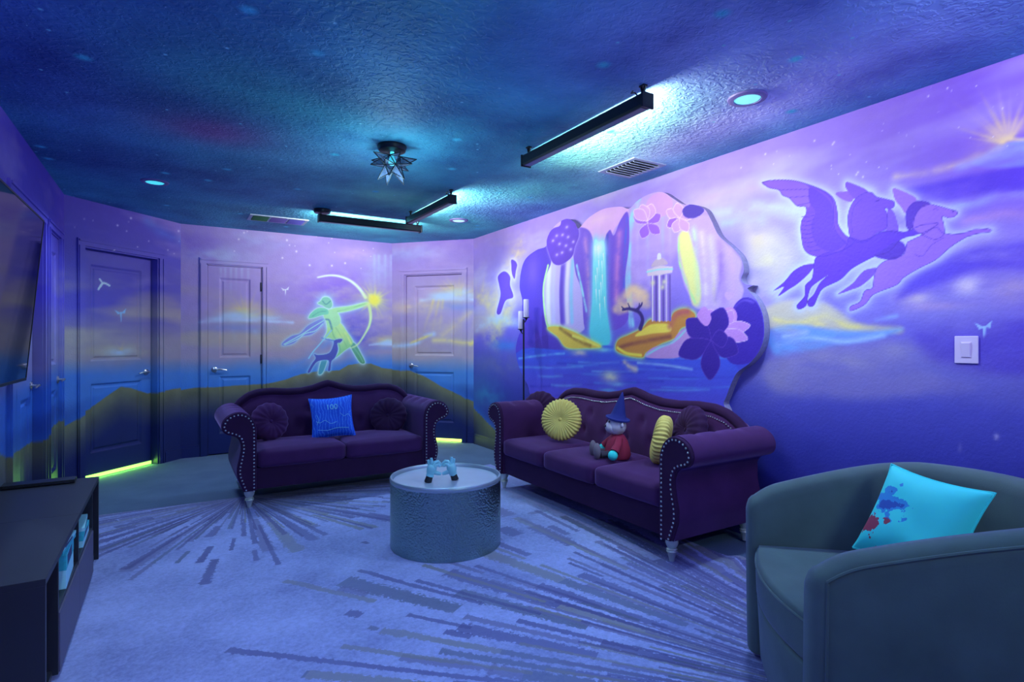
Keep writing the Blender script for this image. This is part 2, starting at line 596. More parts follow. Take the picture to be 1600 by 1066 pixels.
# the wall at an angle beside it
pa = Painter(WALLS['angled_left'])
pa.base(sky_base((96, 80, 196), (98, 90, 198), (156, 146, 170), (78, 130, 212), 5))
hill(pa, [(97, 668), (125, 652), (150, 640), (175, 622), (200, 605), (215, 607), (240, 615), (262, 610), (285, 606)])
pa.blob(200, 548, 42, 10, (196, 178, 130), 0.7); pa.blob(200, 550, 22, 7, ICE, 0.8)
pa.rays(200, 548, 2, 26, 30, 150, 8, 4, (220, 190, 130), 0.5, 4)
pa.stroke([(165, 452), (172, 442), (182, 446)], 3, (215, 240, 252), 1, .3); pa.stroke([(167, 436), (171, 443), (166, 450)], 2.5, (215, 240, 252), 1, .3)
sprite(pa, 200, 492, 11, (150, 205, 245))
star_dots(pa, 100, 280, 330, 400, 14, 2)
pa.stroke([(230, 345), (255, 365), (290, 380)], 16, (90, 130, 225), 0.5, 1)

# the back wall: archer of light, bow and deer
pb = Painter(WALLS['back'])
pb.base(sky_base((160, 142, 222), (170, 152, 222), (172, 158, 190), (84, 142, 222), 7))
pb.blob(530, 455, 70, 34, (136, 104, 226), 0.8); pb.blob(300, 385, 40, 24, (124, 98, 216), 0.7); pb.blob(560, 520, 40, 30, (92, 84, 220), 0.8)
pb.blob(345, 400, 60, 14, ICE, 0.5); pb.blob(400, 375, 50, 16, (176, 190, 245), 0.5)
for x in (345, 352, 361, 369, 378, 388): pb.stroke([(x, 420), (x, 420 + 40 + (x * 7) % 23)], 4, (196, 214, 250), 0.5, 1, curve=False, a2=0)
cloud(pb, 385, 500, 72, 26, 3)
pb.stroke([(365, 520), (372, 545)], 8, ICE, .4, 1, curve=False, a2=0); pb.stroke([(398, 518), (410, 540)], 8, ICE, .4, 1, curve=False, a2=0)
pb.blob(560, 396, 40, 12, (206, 176, 232), 0.6); pb.blob(590, 420, 26, 22, ICE, 0.35)
for x in (585, 592, 602, 611): pb.stroke([(x, 400), (x, 470)], 5, (190, 225, 245), 0.5, 1, curve=False, a2=0)
cloud(pb, 607, 538, 30, 12, 6)
pb.blob(600, 500, 22, 9, CREAM, 0.5)
pb.stroke([(436, 590), (480, 560), (520, 530)], 14, (96, 150, 240), 0.5, 1); pb.stroke([(450, 600), (500, 570), (530, 555)], 10, (130, 190, 246), 0.5, 1)
hill(pb, [(270, 612), (300, 606), (340, 605), (415, 600), (445, 594), (470, 585), (500, 580), (530, 579), (545, 570), (560, 568), (580, 568), (596, 575), (620, 577)])


def A(*pts): return [(430 + x * .1688, 420 + y * .1688) for x, y in pts]


GL = (206, 250, 176); TEAL = (130, 220, 190)
sun = A((915, 290))[0]
pb.rays(A((465, 320))[0][0], A((465, 320))[0][1], 8, 34, -20, 200, 9, 4, (176, 226, 250), 0.7, 9)
pb.blob(A((465, 320))[0][0], A((465, 320))[0][1], 14, 14, (176, 220, 250), 0.5)
cloth = A((460, 455), (390, 480), (300, 530), (230, 600), (150, 625), (70, 685), (75, 712), (170, 690), (240, 630), (330, 610), (400, 560), (450, 500))
pb.rim(cloth, (170, 220, 250), .8, 2.2); pb.poly(cloth, (120, 120, 226), .7)
pb.stroke(A((450, 480), (350, 540), (260, 600), (190, 640), (80, 700)), 1.6, (176, 236, 240), .9, .4); pb.stroke(A((440, 510), (370, 575), (280, 600), (210, 650), (90, 705)), 1.4, (176, 236, 240), .9, .4)
dress = A((480, 470), (520, 520), (600, 505), (660, 580), (720, 690), (640, 760), (555, 825), (590, 760), (570, 690), (500, 640), (450, 650), (480, 580))
legf = A((690, 700), (735, 690), (790, 780), (830, 868), (790, 872), (740, 800))
legb = A((430, 850), (480, 840), (440, 960), (400, 970))
torso = A((490, 385), (540, 378), (590, 430), (600, 505), (540, 545), (490, 540), (470, 480), (450, 430))
arm = A((530, 370), (700, 345), (840, 312), (845, 335), (700, 385), (570, 405))
arm2 = A((480, 375), (400, 365), (335, 410), (310, 455), (350, 455), (430, 430), (490, 420))
head = A((420, 300), (440, 270), (475, 262), (510, 280), (528, 330), (510, 365), (470, 360), (440, 340), (395, 320))
for q in (dress, legf, legb, torso, arm, arm2, head): pb.rim(q, (150, 200, 250), .5, 5.0)
for q in (dress, legf, legb, torso, arm, arm2, head): pb.rim(q, (206, 252, 242), .95, 1.6)
pb.poly(legb, (90, 170, 190)); pb.poly(legf, (112, 186, 168), 1, 1, True, 5, (96, 160, 120))
pb.poly(dress, GL, 1, 1.4, True, 5, (140, 214, 150)); pb.blob(*A((610, 640))[0], 7, 9, (226, 252, 150), .7)
pb.poly(torso, (178, 240, 186), 1, 1.2); pb.poly(arm2, TEAL); pb.poly(arm, (180, 242, 180)); pb.poly(head, (140, 212, 190))
pb.stroke(A((470, 470), (500, 480), (525, 560)), 3.0, (70, 120, 180), .7, .8); pb.stroke(A((600, 520), (660, 610), (700, 690)), 3.0, (236, 254, 160), .8, 1.2)
pb.stroke(A((520, 540), (540, 620), (590, 700), (600, 770)), 2.2, (120, 196, 150), .7, .9); pb.stroke(A((560, 545), (620, 640), (660, 720)), 1.8, (140, 210, 150), .6, .9)
pb.stroke(A((575, 395), (700, 365), (830, 325)), 1.8, (110, 190, 150), .6, .8); pb.stroke(A((345, 440), (410, 400), (470, 395)), 2.0, (90, 176, 170), .6, .8)
pb.stroke(A((720, 720), (780, 800), (812, 862)), 2.2, (150, 220, 170), .6, .9)
pb.stroke(A((440, 300), (470, 330), (510, 300)), 2, (96, 170, 170), .8, .5)
pb.stroke(A((395, 80), (500, 62), (600, 72), (700, 115), (780, 185), (835, 265)), 2, (226, 250, 236), 1, .6, 5.4)
pb.stroke(A((865, 330), (884, 430), (872, 520), (830, 605), (765, 700), (700, 735)), 5.2, (214, 250, 190), 1, .6, 1.6)
pb.blob(*sun, 8.8, 8.8, (230, 246, 130), 0.6); pb.blob(*sun, 22, 22, (206, 236, 160), 0.5); pb.rays(*sun, 4, 44, 0, 345, 24, 4.5, (240, 246, 140), .95, 12)
pb.blob(*sun, 8, 8, (248, 244, 96), 1, 2)
deer = A((360, 790), (400, 800), (500, 780), (540, 700), (545, 665), (600, 650), (622, 658), (600, 685), (575, 690), (580, 750), (555, 820), (520, 860), (510, 940), (488, 940), (495, 850), (400, 855), (355, 900), (320, 960), (300, 955), (340, 880), (375, 830))
pb.rim(deer, (160, 216, 250), .8, 1.8); pb.poly(deer, (88, 96, 190), 1, 1, True, 4)
pb.stroke(A((545, 665), (480, 655), (430, 640)), 1.8, (110, 150, 220), 1, .3)
pb.stroke(A((310, 830), (350, 770), (420, 690), (520, 570)), 2.2, (150, 214, 240), .9, .4)
sprite(pb, 446, 455, 8, (226, 232, 255))
star_dots(pb, 290, 610, 360, 420, 22, 3)

# the angled wall with the far door
pc = Painter(WALLS['angled_right'])
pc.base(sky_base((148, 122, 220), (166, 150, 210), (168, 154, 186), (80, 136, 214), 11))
pc.blob(640, 395, 46, 12, ICE, .4)
cloud(pc, 715, 466, 60, 26, 8)
pc.blob(650, 480, 40, 10, CREAM, .7); pc.blob(690, 510, 40, 18, (196, 180, 176), .6)
pc.stroke([(615, 540), (645, 538), (662, 526), (676, 522)], 7, ICE, .8, .9); pc.stroke([(676, 532), (700, 532), (722, 536), (745, 534)], 6, (236, 220, 140), .8, 1.8)
pc.stroke([(640, 536), (672, 523)], 4, YEL, .8, 1.1, curve=False); pc.stroke([(690, 524), (715, 505), (735, 488)], 9, (232, 214, 150), .6, 1.8)
pc.stroke([(735, 538), (750, 530), (765, 525)], 6, YEL, .7, .9)
for x0, x1 in ((675, 658), (684, 672), (690, 684), (748, 735), (757, 748)): pc.stroke([(x0, 470), (x1, 524)], 5, YEL, .55, 1, curve=False, a2=.1)
hill(pc, [(606, 577), (640, 580), (660, 588), (690, 606), (715, 617), (745, 630)])

# the right wall
pr = Painter(WALLS['right'])


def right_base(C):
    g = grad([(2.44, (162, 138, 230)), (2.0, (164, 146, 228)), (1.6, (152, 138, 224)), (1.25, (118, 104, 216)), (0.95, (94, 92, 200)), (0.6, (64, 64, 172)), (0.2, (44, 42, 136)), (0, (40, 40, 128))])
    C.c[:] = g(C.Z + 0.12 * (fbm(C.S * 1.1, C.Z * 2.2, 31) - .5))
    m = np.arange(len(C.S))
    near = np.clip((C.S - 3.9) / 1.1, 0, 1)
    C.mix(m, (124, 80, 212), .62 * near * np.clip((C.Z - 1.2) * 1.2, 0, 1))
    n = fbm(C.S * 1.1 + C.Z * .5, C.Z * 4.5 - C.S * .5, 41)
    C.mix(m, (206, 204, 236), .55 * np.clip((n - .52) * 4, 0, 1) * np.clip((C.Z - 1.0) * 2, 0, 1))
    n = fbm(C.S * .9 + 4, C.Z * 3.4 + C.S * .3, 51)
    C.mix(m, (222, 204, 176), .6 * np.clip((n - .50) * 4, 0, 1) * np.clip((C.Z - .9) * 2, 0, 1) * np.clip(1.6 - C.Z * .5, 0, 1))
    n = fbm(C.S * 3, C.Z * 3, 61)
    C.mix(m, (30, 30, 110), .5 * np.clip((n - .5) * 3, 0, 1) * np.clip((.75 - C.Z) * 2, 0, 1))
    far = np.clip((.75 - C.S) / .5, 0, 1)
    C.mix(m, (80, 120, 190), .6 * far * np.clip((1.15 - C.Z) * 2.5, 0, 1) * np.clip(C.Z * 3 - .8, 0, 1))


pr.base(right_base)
# far end beside the panel
pr.stroke([(815, 385), (795, 420), (775, 470), (765, 520)], 26, CREAM, .75, 1); pr.stroke([(800, 470), (785, 500), (775, 530)], 20, (236, 220, 150), .7, 1)
pr.blob(775, 500, 20, 8, ICE, .8); pr.blob(790, 540, 22, 9, SKYB, .7); pr.stroke([(745, 512), (775, 500), (812, 508)], 8, ICE, .7, 1)
pr.blob(760, 462, 26, 16, (216, 200, 186), .7); pr.rays(750, 480, 14, 90, 15, 100, 9, 12, (232, 216, 150), .6, 21); pr.rays(790, 515, 14, 60, 40, 150, 9, 9, (236, 220, 150), .55, 22)
pr.blob(775, 570, 34, 18, (120, 120, 176), .6); pr.blob(762, 618, 24, 18, (70, 150, 200), .7)
hill(pr, [(735, 632), (748, 646), (790, 690), (815, 720), (1400, 1400)])
for pts in ([(778, 432), (788, 424), (797, 432), (797, 446), (802, 464), (790, 470), (782, 490), (776, 488), (782, 462), (780, 446)], [(799, 406), (805, 408), (808, 414), (806, 424), (804, 436), (800, 428), (799, 416)]):
    pr.rim(pts, (220, 214, 252), .8, 3); pr.poly(pts, (112, 78, 204))
# clouds right of the panel
pr.stroke([(1105, 335), (1150, 330), (1200, 322), (1262, 336)], 22, (198, 206, 250), .8, 1); pr.stroke([(1130, 350), (1190, 345)], 18, ICE, .6, 1)
pr.stroke([(1090, 315), (1140, 300), (1230, 285)], 22, (196, 168, 244), .6, 1)
pr.poly([(1165, 352), (1195, 350), (1225, 372), (1245, 400), (1230, 440), (1215, 480), (1190, 500), (1172, 455), (1168, 400)], (214, 200, 190), .7, 34)
pr.blob(1205, 400, 28, 34, (232, 220, 172), .6); pr.blob(1185, 375, 16, 20, CREAM, .6); pr.blob(1190, 470, 20, 30, (150, 128, 236), .6)
pr.poly([(1180, 500), (1220, 470), (1280, 470), (1310, 485), (1345, 508), (1400, 518), (1330, 522), (1250, 520), (1205, 515)], (222, 208, 180), .85, 14)
pr.stroke([(1210, 500), (1255, 504), (1290, 494), (1325, 510), (1365, 511), (1405, 516)], 9, (240, 224, 150), .95, 1.3); pr.rays(1280, 512, 6, 60, 30, 150, 12, 6, (238, 220, 160), .7, 31)
pr.poly([(1200, 520), (1240, 508), (1290, 514), (1350, 518), (1410, 514), (1370, 530), (1310, 540), (1250, 552), (1212, 556)], (120, 168, 246), .9, 12)
pr.stroke([(1215, 540), (1260, 528), (1320, 534), (1380, 524)], 8, (176, 206, 252), .8, 1); pr.stroke([(1225, 526), (1260, 520)], 8, (190, 210, 252), .7, 1)
pr.poly([(1195, 565), (1260, 552), (1330, 545), (1400, 535), (1440, 560), (1480, 590), (1520, 606), (1440, 620), (1320, 624), (1215, 612)], (146, 134, 200), .75, 26)
pr.blob(1300, 565, 60, 12, (182, 168, 186), .6); pr.blob(1400, 548, 22, 10, (186, 172, 190), .6); pr.blob(1215, 590, 26, 30, (170, 160, 196), .5)
pr.stroke([(1410, 540), (1450, 572), (1500, 592), (1600, 596)], 22, (110, 112, 216), .45, 2.0)
pr.poly([(1430, 520), (1500, 500), (1600, 500), (1640, 520), (1640, 580), (1540, 584), (1460, 566)], (88, 66, 200), .6, 30)
pr.blob(1425, 466, 28, 13, (232, 208, 214), .95); pr.blob(1512, 446, 24, 15, (222, 204, 232), .95); pr.blob(1470, 478, 60, 8, (190, 158, 214), .6); pr.blob(1580, 452, 36, 22, (204, 172, 206), .7)
pr.stroke([(1370, 500), (1400, 494)], 8, (160, 190, 250), .7, 1, curve=False)
pr.poly([(1400, 470), (1430, 430), (1490, 398), (1560, 380), (1640, 380), (1640, 420), (1540, 420), (1480, 440)], (92, 66, 214), .75, 22)
pr.poly([(1398, 300), (1460, 286), (1540, 268), (1640, 252), (1640, 296), (1560, 300), (1480, 318), (1420, 316)], (92, 62, 212), .85, 16)
pr.stroke([(1470, 328), (1520, 316), (1570, 304), (1640, 300)], 18, (168, 176, 248), .85, 1); pr.stroke([(1510, 345), (1560, 336), (1640, 334)], 20, (190, 146, 214), .7, 1)
pr.poly([(1520, 256), (1545, 236), (1575, 222), (1640, 214), (1640, 252), (1560, 262)], (140, 158, 248), .95, 10)
for a_s in range(3): pr.rays(1575, 224, 8, 150 - 20 * a_s, 58, 176, 9, 11 - 3 * a_s, ((232, 204, 176), (244, 222, 150), (250, 232, 160))[a_s], (.6, .8, .8)[a_s], 17 + a_s)
pr.stroke([(1400, 276), (1470, 264), (1530, 246), (1560, 232)], 13, (226, 202, 190), .75, 1.3); pr.blob(1540, 236, 30, 12, (240, 220, 170), .7)
pr.stroke([(1500, 262), (1550, 244), (1600, 232), (1640, 230)], 14, (170, 186, 252), .8, 1.2)
pr.blob(1585, 200, 40, 14, (216, 190, 196), .7); pr.stroke([(1574, 216), (1600, 218), (1640, 208)], 7, (242, 222, 170), .9, .9)
star_dots(pr, 1130, 1590, 130, 240, 34, 5); star_dots(pr, 1100, 1400, 240, 280, 14, 6)
for x, y, r in ((1503, 872, 3), (1560, 850, 4), (1475, 882, 2), (1500, 700, 3), (1557, 682, 4)): pr.blob(x, y - 0, r, r, (210, 200, 240), .7)


def Hs(*pts): return [(1180 + x * .2375, 260 + y * .2375) for x, y in pts]


b1 = Hs((400, 600), (470, 570), (560, 560), (600, 520), (620, 470), (700, 490), (760, 470), (830, 430), (920, 425), (990, 430), (1100, 385), (1205, 375), (1120, 430), (1040, 455), (960, 480), (880, 560), (780, 595), (640, 670), (560, 745), (450, 800), (415, 850), (385, 915), (350, 918), (350, 880), (385, 845), (425, 770), (480, 715), (410, 760), (365, 800), (345, 865), (335, 915), (290, 940), (275, 915), (325, 855), (330, 785), (375, 735), (385, 650))
w1 = Hs((45, 105), (130, 90), (260, 95), (380, 130), (470, 170), (520, 220), (540, 300), (545, 380), (590, 450), (650, 490), (600, 540), (520, 570), (440, 595), (360, 580), (320, 540), (305, 470), (300, 400), (310, 350), (335, 310), (330, 265), (275, 260), (225, 210), (180, 190), (155, 155), (90, 140))
n1 = Hs((625, 470), (610, 380), (615, 300), (650, 225), (700, 185), (760, 170), (800, 200), (860, 215), (910, 230), (915, 260), (890, 280), (850, 275), (862, 300), (870, 350), (860, 410), (800, 440), (740, 490), (680, 500))
e1 = Hs((595, 110), (620, 105), (740, 160), (700, 200), (660, 220), (600, 150)); e1b = Hs((530, 175), (620, 165), (650, 190), (630, 235), (560, 210))
f1 = Hs((870, 290), (905, 290), (930, 350), (940, 425), (860, 425))
t1 = Hs((395, 640), (320, 650), (250, 690), (190, 760), (120, 820), (190, 792), (150, 855), (225, 808), (270, 780), (340, 720), (385, 665))
b2 = Hs((1000, 500), (1060, 470), (1120, 440), (1190, 400), (1240, 440), (1330, 445), (1400, 430), (1450, 415), (1540, 412), (1545, 430), (1480, 438), (1420, 455), (1390, 465), (1300, 520), (1240, 570), (1180, 620), (1080, 670), (980, 730), (930, 780), (830, 820), (770, 850), (720, 910), (640, 950), (620, 945), (630, 920), (690, 890), (720, 820), (770, 800), (780, 740), (800, 670), (860, 620), (960, 590), (985, 560))
h2 = Hs((1035, 410), (1050, 330), (1090, 270), (1140, 250), (1200, 260), (1290, 285), (1325, 295), (1325, 320), (1280, 340), (1230, 330), (1242, 390), (1240, 450), (1180, 480), (1100, 450))
m2 = Hs((1000, 410), (990, 330), (1010, 270), (1060, 230), (1130, 235), (1145, 250), (1090, 275), (1050, 330), (1033, 405))
e2 = Hs((905, 150), (940, 150), (1060, 210), (1030, 260), (990, 310), (960, 270), (920, 220))
t2 = Hs((805, 668), (730, 680), (690, 710), (640, 770), (545, 840), (640, 810), (700, 785), (775, 720))
w2 = Hs((930, 490), (980, 510), (985, 560), (910, 615), (780, 590), (850, 540))
for q in (b1, w1, n1, e1, t1, b2, h2, e2, t2): pr.rim(q, (206, 216, 255), .85, 7)
HD, HM, HL = (104, 60, 206), (122, 76, 214), (160, 112, 232)
for q, c in ((t1, HD), (e1b, (140, 92, 222)), (e1, (128, 82, 216)), (f1, (130, 88, 212)), (n1, HM), (w1, (118, 72, 212)), (b1, HD), (t2, (130, 86, 214)), (e2, HL), (b2, HL), (w2, (96, 58, 188)), (m2, (98, 60, 190)), (h2, HL)):
    pr.poly(q, c, 1, 1.2, True, 4)
pr.poly(Hs((45, 105), (130, 90), (260, 95), (355, 140), (360, 260), (330, 265), (275, 260), (225, 210), (180, 190), (155, 155), (90, 140)), (140, 96, 224), 1, 1.2)
pr.poly(Hs((358, 140), (450, 190), (505, 260), (515, 400), (560, 470), (600, 500), (520, 560), (430, 540), (380, 470), (370, 380), (395, 300), (358, 240)), (104, 62, 204), 1, 1.2)
LINE = (82, 46, 160)
for q in (w1, n1, b1, h2, b2, m2): pr.stroke([p for p in q] + [q[0]], 1.3, LINE, .7, .4)
for k in range(9):
    y = 330 + 28 * k; pr.stroke(Hs((305 + max(0, k - 5) * 18, y), (345 + max(0, k - 5) * 10, y + 4), (385 + max(0, k - 5) * 14, y - 8)), 1.2, LINE, .7, .4)
for (x0, y0, x1, y1) in ((155, 155, 355, 150), (225, 205, 355, 195), (275, 258, 358, 240), (335, 310, 390, 300)): pr.stroke(Hs((x0, y0), (x1, y1)), 1.2, LINE, .6, .4, curve=False)
pr.stroke(Hs((380, 130), (470, 180), (510, 240), (520, 400), (570, 480), (610, 520)), 1.4, LINE, .6, .4)
pr.stroke(Hs((640, 440), (632, 360), (650, 270), (700, 215)), 1.2, LINE, .6, .4); pr.stroke(Hs((690, 500), (780, 460), (860, 430), (940, 440)), 1.2, LINE, .6, .4)
pr.stroke(Hs((1240, 470), (1160, 520), (1100, 590), (1050, 580)), 1.2, LINE, .6, .4); pr.stroke(Hs((1200, 285), (1190, 275), (1175, 285)), 1.2, LINE, .7, .4)
pr.blob(*Hs((1302, 295))[0], 1.5, 1.8, LINE, .9); pr.stroke(Hs((795, 230), (815, 222)), 2, LINE, .9, .4, curve=False)
sprite(pr, 1538, 516, 17, (176, 214, 252), 1)

# the scenery on the raised panel
pp = Painter(WALLS['panel'])
pp.base(lambda C: C.c.__setitem__(slice(None), grad([(2.4, (206, 170, 244)), (1.9, (170, 140, 236)), (1.5, (140, 120, 230)), (1.2, (96, 90, 222)), (1.1, (70, 76, 214)), (.6, (108, 80, 222))])(C.Z)))


def Q(*pts): return [(760 + x * .3378, 280 + y * .3378) for x, y in pts]


pp.poly(Q((650, 130), (760, 60), (900, 100), (900, 300), (760, 500), (650, 600)), (190, 160, 240), .9, 10)
for x in (655, 668): pp.stroke(Q((x + 40, 90), (x, 250), (x - 6, 480), (x + 10, 680)), 6, (150, 220, 246), .85, .9)
for x, c in ((700, (206, 186, 246)), (745, (176, 206, 248)), (815, (170, 200, 246)), (850, (206, 186, 246))): pp.stroke(Q((x, 120), (x, 300), (x + 4, 480)), 7, c, .6, 1, a2=.2)
pp.poly(Q((425, 235), (470, 180), (540, 135), (640, 125), (655, 160), (600, 220), (560, 290), (500, 300), (470, 240)), (222, 172, 232), 1, 3)
pp.blob(*Q((520, 190))[0], 22, 12, (238, 196, 226), .7)
pp.poly(Q((590, 260), (620, 190), (655, 155), (660, 300), (640, 480), (655, 650), (560, 690), (550, 480), (545, 300), (570, 235)), (116, 80, 214), 1, 2)
pp.stroke(Q((615, 250), (605, 400), (600, 560)), 11, (206, 130, 214), .7, 1); pp.stroke(Q((560, 260), (556, 450), (562, 640)), 5, (76, 60, 190), .8, .8)
pp.stroke(Q((650, 180), (640, 330), (636, 500)), 4, (80, 96, 220), .8, .9)
pp.poly(Q((270, 400), (430, 330), (440, 500), (460, 680), (380, 720), (280, 690), (262, 550)), (196, 180, 246), 1, 3)
for x, w, c in ((285, 10, (226, 232, 226)), (308, 8, (200, 196, 250)), (350, 9, (120, 96, 216)), (372, 7, (226, 220, 250)), (392, 7, (150, 200, 246)), (345, 6, (104, 76, 206))):
    pp.stroke(Q((x + 8, 380), (x, 520), (x + 4, 660)), w, c, .9, .7)
pp.poly(Q((400, 250), (450, 225), (490, 270), (495, 420), (500, 660), (455, 690), (440, 520), (410, 420)), (122, 88, 216), 1, 2)
pp.stroke(Q((455, 270), (468, 420), (478, 620)), 9, (196, 140, 214), .7, 1); pp.stroke(Q((418, 400), (440, 500), (462, 610)), 4, (160, 226, 244), .9, .8)
rockl = Q((140, 805), (150, 650), (152, 480), (165, 400), (205, 340), (280, 308), (300, 380), (268, 470), (262, 580), (282, 690), (340, 740), (365, 805))
pp.poly(rockl, (90, 66, 202), 1, 2); pp.blob(*Q((215, 430))[0], 9, 26, (122, 92, 222), .7); pp.poly(Q((220, 760), (270, 722), (330, 740), (366, 800), (220, 806)), (84, 62, 190), 1, 2)
pp.stroke(Q((285, 400), (264, 500), (270, 610), (290, 690), (350, 730)), 3.4, (190, 246, 176), .95, .6)
fall = Q((497, 300), (520, 290), (546, 300), (552, 450), (556, 600), (572, 745), (530, 770), (480, 720), (490, 560))
pp.rim(fall, (120, 214, 246), .8, 5); pp.poly(fall, (150, 236, 244), 1, 2, True, 5, (84, 214, 236))
for k in range(13):
    x = 502 + 46 * ((k * .37) % 1); y = 310 + (k * 67) % 300; pp.stroke(Q((x, y), (x + 3, y + 70)), 1.8, (236, 252, 252), .9, .6, curve=False, a2=.2)
pp.blob(*Q((520, 320))[0], 8, 12, (236, 252, 240), .9)
pp.poly(Q((885, 260), (950, 190), (1030, 170), (1075, 260), (1130, 320), (1180, 380), (1170, 460), (1190, 520), (1140, 600), (980, 600), (940, 540), (905, 450)), (196, 164, 240), 1, 4)
pp.poly(Q((888, 270), (930, 235), (960, 330), (985, 440), (990, 560), (955, 580), (930, 480), (905, 400)), (238, 240, 150), .95, 7)
pp.stroke(Q((890, 270), (892, 380), (925, 480), (965, 570)), 3.5, (186, 240, 170), .9, .8)
for x, c, w in ((975, (206, 232, 190), 10), (1010, (230, 214, 226), 11), (1050, (220, 206, 196), 14), (1095, (176, 140, 236), 12), (1140, (206, 166, 240), 12)): pp.stroke(Q((x - 15, 230 + (x - 975) * .6), (x, 420), (x + 5, 580)), w, c, .75, 1)
pp.stroke(Q((1085, 360), (1080, 480), (1060, 560)), 10, (126, 92, 216), .5, 1)
# water
water = Q((140, 803), (370, 790), (560, 770), (700, 815), (900, 830), (1000, 800), (1160, 870), (1100, 1060), (180, 1060))
pp.poly(water, (66, 92, 226), 1, 3, True, 5, (112, 84, 226))
for k in range(34):
    x = 190 + (k * 173) % 760; y = 815 + (k * 37) % 190; L = 60 + (k * 29) % 130
    c = ((90, 150, 240), (60, 60, 200), (120, 190, 246), (84, 74, 214))[k % 4]
    pp.stroke(Q((x - L * .4, y), (x + L * .5, y + 3), (x + L * 1.4, y - 2)), 3.4, c, .55, 1.0)
pp.blob(*Q((430, 805))[0], 12, 5, (236, 214, 200), .8); pp.stroke(Q((640, 850), (660, 870), (690, 880)), 8, (240, 216, 190), .8, 1)
pp.blob(*Q((575, 915))[0], 14, 9, (226, 226, 200), .8); pp.blob(*Q((600, 950))[0], 12, 4, (140, 200, 246), .8); pp.blob(*Q((545, 790))[0], 20, 4, (130, 214, 240), .8); pp.blob(*Q((560, 975))[0], 12, 3, (120, 230, 246), .8)
pp.stroke(Q((150, 830), (260, 815), (360, 806)), 3, (110, 170, 246), .8, .8); pp.stroke(Q((700, 850), (820, 860), (950, 880)), 4, (150, 190, 248), .8, .9)
# the banks
bankl = Q((282, 690), (330, 682), (400, 705), (470, 740), (530, 775), (450, 782), (370, 778), (330, 730))
pp.rim(bankl, (196, 246, 150), .9, 2.5); pp.poly(bankl, (226, 196, 84), 1, 1.5); pp.stroke(Q((340, 690), (420, 745), (480, 770)), 5, (150, 110, 60), .8, .9); pp.stroke(Q((400, 725), (470, 750), (520, 772)), 4, (244, 240, 110), .9, .8)
bankr = Q((600, 790), (610, 745), (660, 720), (720, 690), (760, 650), (840, 655), (870, 615), (920, 600), (965, 625), (950, 670), (900, 690), (870, 735), (800, 765), (740, 800), (720, 825), (650, 815))
pp.rim(bankr, (190, 240, 140), .9, 3); pp.poly(bankr, (206, 140, 72), 1, 1.5); pp.poly(Q((690, 720), (730, 690), (770, 670), (845, 672), (850, 705), (770, 715), (700, 728)), (246, 222, 92), 1, 3)
pp.stroke(Q((850, 680), (880, 630), (930, 615)), 10, (190, 92, 110), .8, .9); pp.stroke(Q((610, 780), (680, 760), (760, 745), (850, 728)), 6, (150, 84, 74), .8, .8); pp.stroke(Q((606, 780), (650, 806), (715, 815)), 4, (244, 226, 84), .95, .7)
pp.poly(Q((735, 822), (770, 780), (850, 760), (890, 710), (950, 680), (960, 760), (900, 820), (820, 830)), (196, 150, 222), 1, 2); pp.stroke(Q((740, 815), (800, 780), (870, 750), (930, 690)), 3, (150, 220, 236), .9, .8)
# tree
for x, y, r in ((615, 600, 9), (640, 560, 12), (680, 525, 13), (715, 545, 11), (735, 580, 8), (650, 590, 9)): pp.blob(*Q((x, y))[0], r * 1.2, r, (240, 206, 176), .95, 2)
TR = (62, 44, 128)
pp.stroke(Q((712, 690), (722, 650), (705, 615), (660, 600), (630, 605)), 7, TR, 1, .25, 3); pp.stroke(Q((665, 600), (655, 575)), 3, TR, 1, .3, 1.5, curve=False); pp.stroke(Q((690, 608), (715, 585), (720, 572)), 4, TR, 1, .3, 2); pp.stroke(Q((705, 600), (708, 575)), 3, TR, 1, .3, 1.5, curve=False); pp.stroke(Q((640, 604), (625, 590)), 3, TR, 1, .3, 1.5, curve=False)
# round temple
pp.poly(Q((760, 440), (855, 440), (855, 655), (765, 655)), (150, 120, 220), 1, 1.5, False)
for x, w, c in ((768, 2.6, (226, 214, 240)), (785, 3, (96, 76, 170)), (800, 3.4, (232, 220, 246)), (818, 3, (104, 84, 186)), (832, 3, (206, 190, 240)), (848, 2.6, (110, 90, 190))): pp.stroke(Q((x, 445), (x + 1, 655)), w, c, 1, .3, curve=False)
for x, y in ((770, 480), (822, 475), (815, 500)): pp.blob(*Q((x, y))[0], 3.5, 4, (232, 230, 190), .8)
pp.poly(Q((742, 420), (800, 400), (862, 405), (860, 432), (800, 445), (745, 448)), (222, 204, 226), 1, 1.5, False); pp.poly(Q((762, 405), (785, 370), (815, 365), (840, 392), (800, 402)), (200, 176, 206), 1, 1.5); pp.poly(Q((790, 372), (793, 345), (806, 345), (808, 368)), (230, 226, 244), 1, 1)
pp.stroke(Q((742, 430), (800, 418), (862, 416)), 2, (140, 226, 236), .8, .6)
# leafy ball, upper blossoms, dark blossom
ball = Q((278, 290), (300, 235), (340, 215), (350, 185), (390, 180), (420, 215), (428, 260), (410, 310), (395, 360), (345, 396), (310, 390), (290, 345))
pp.rim(ball, (200, 180, 250), .5, 2); pp.poly(ball, (104, 68, 206), 1, 1)
for x, y in ((325, 262), (352, 258), (308, 285), (338, 300), (372, 222), (378, 268), (350, 340), (326, 350), (390, 325), (368, 308), (402, 290)): pp.blob(*Q((x, y))[0], 1.8, 1.8, (232, 222, 255), .95); pp.blob(*Q((x, y))[0], 4.2, 4.2, (150, 116, 230), .45)


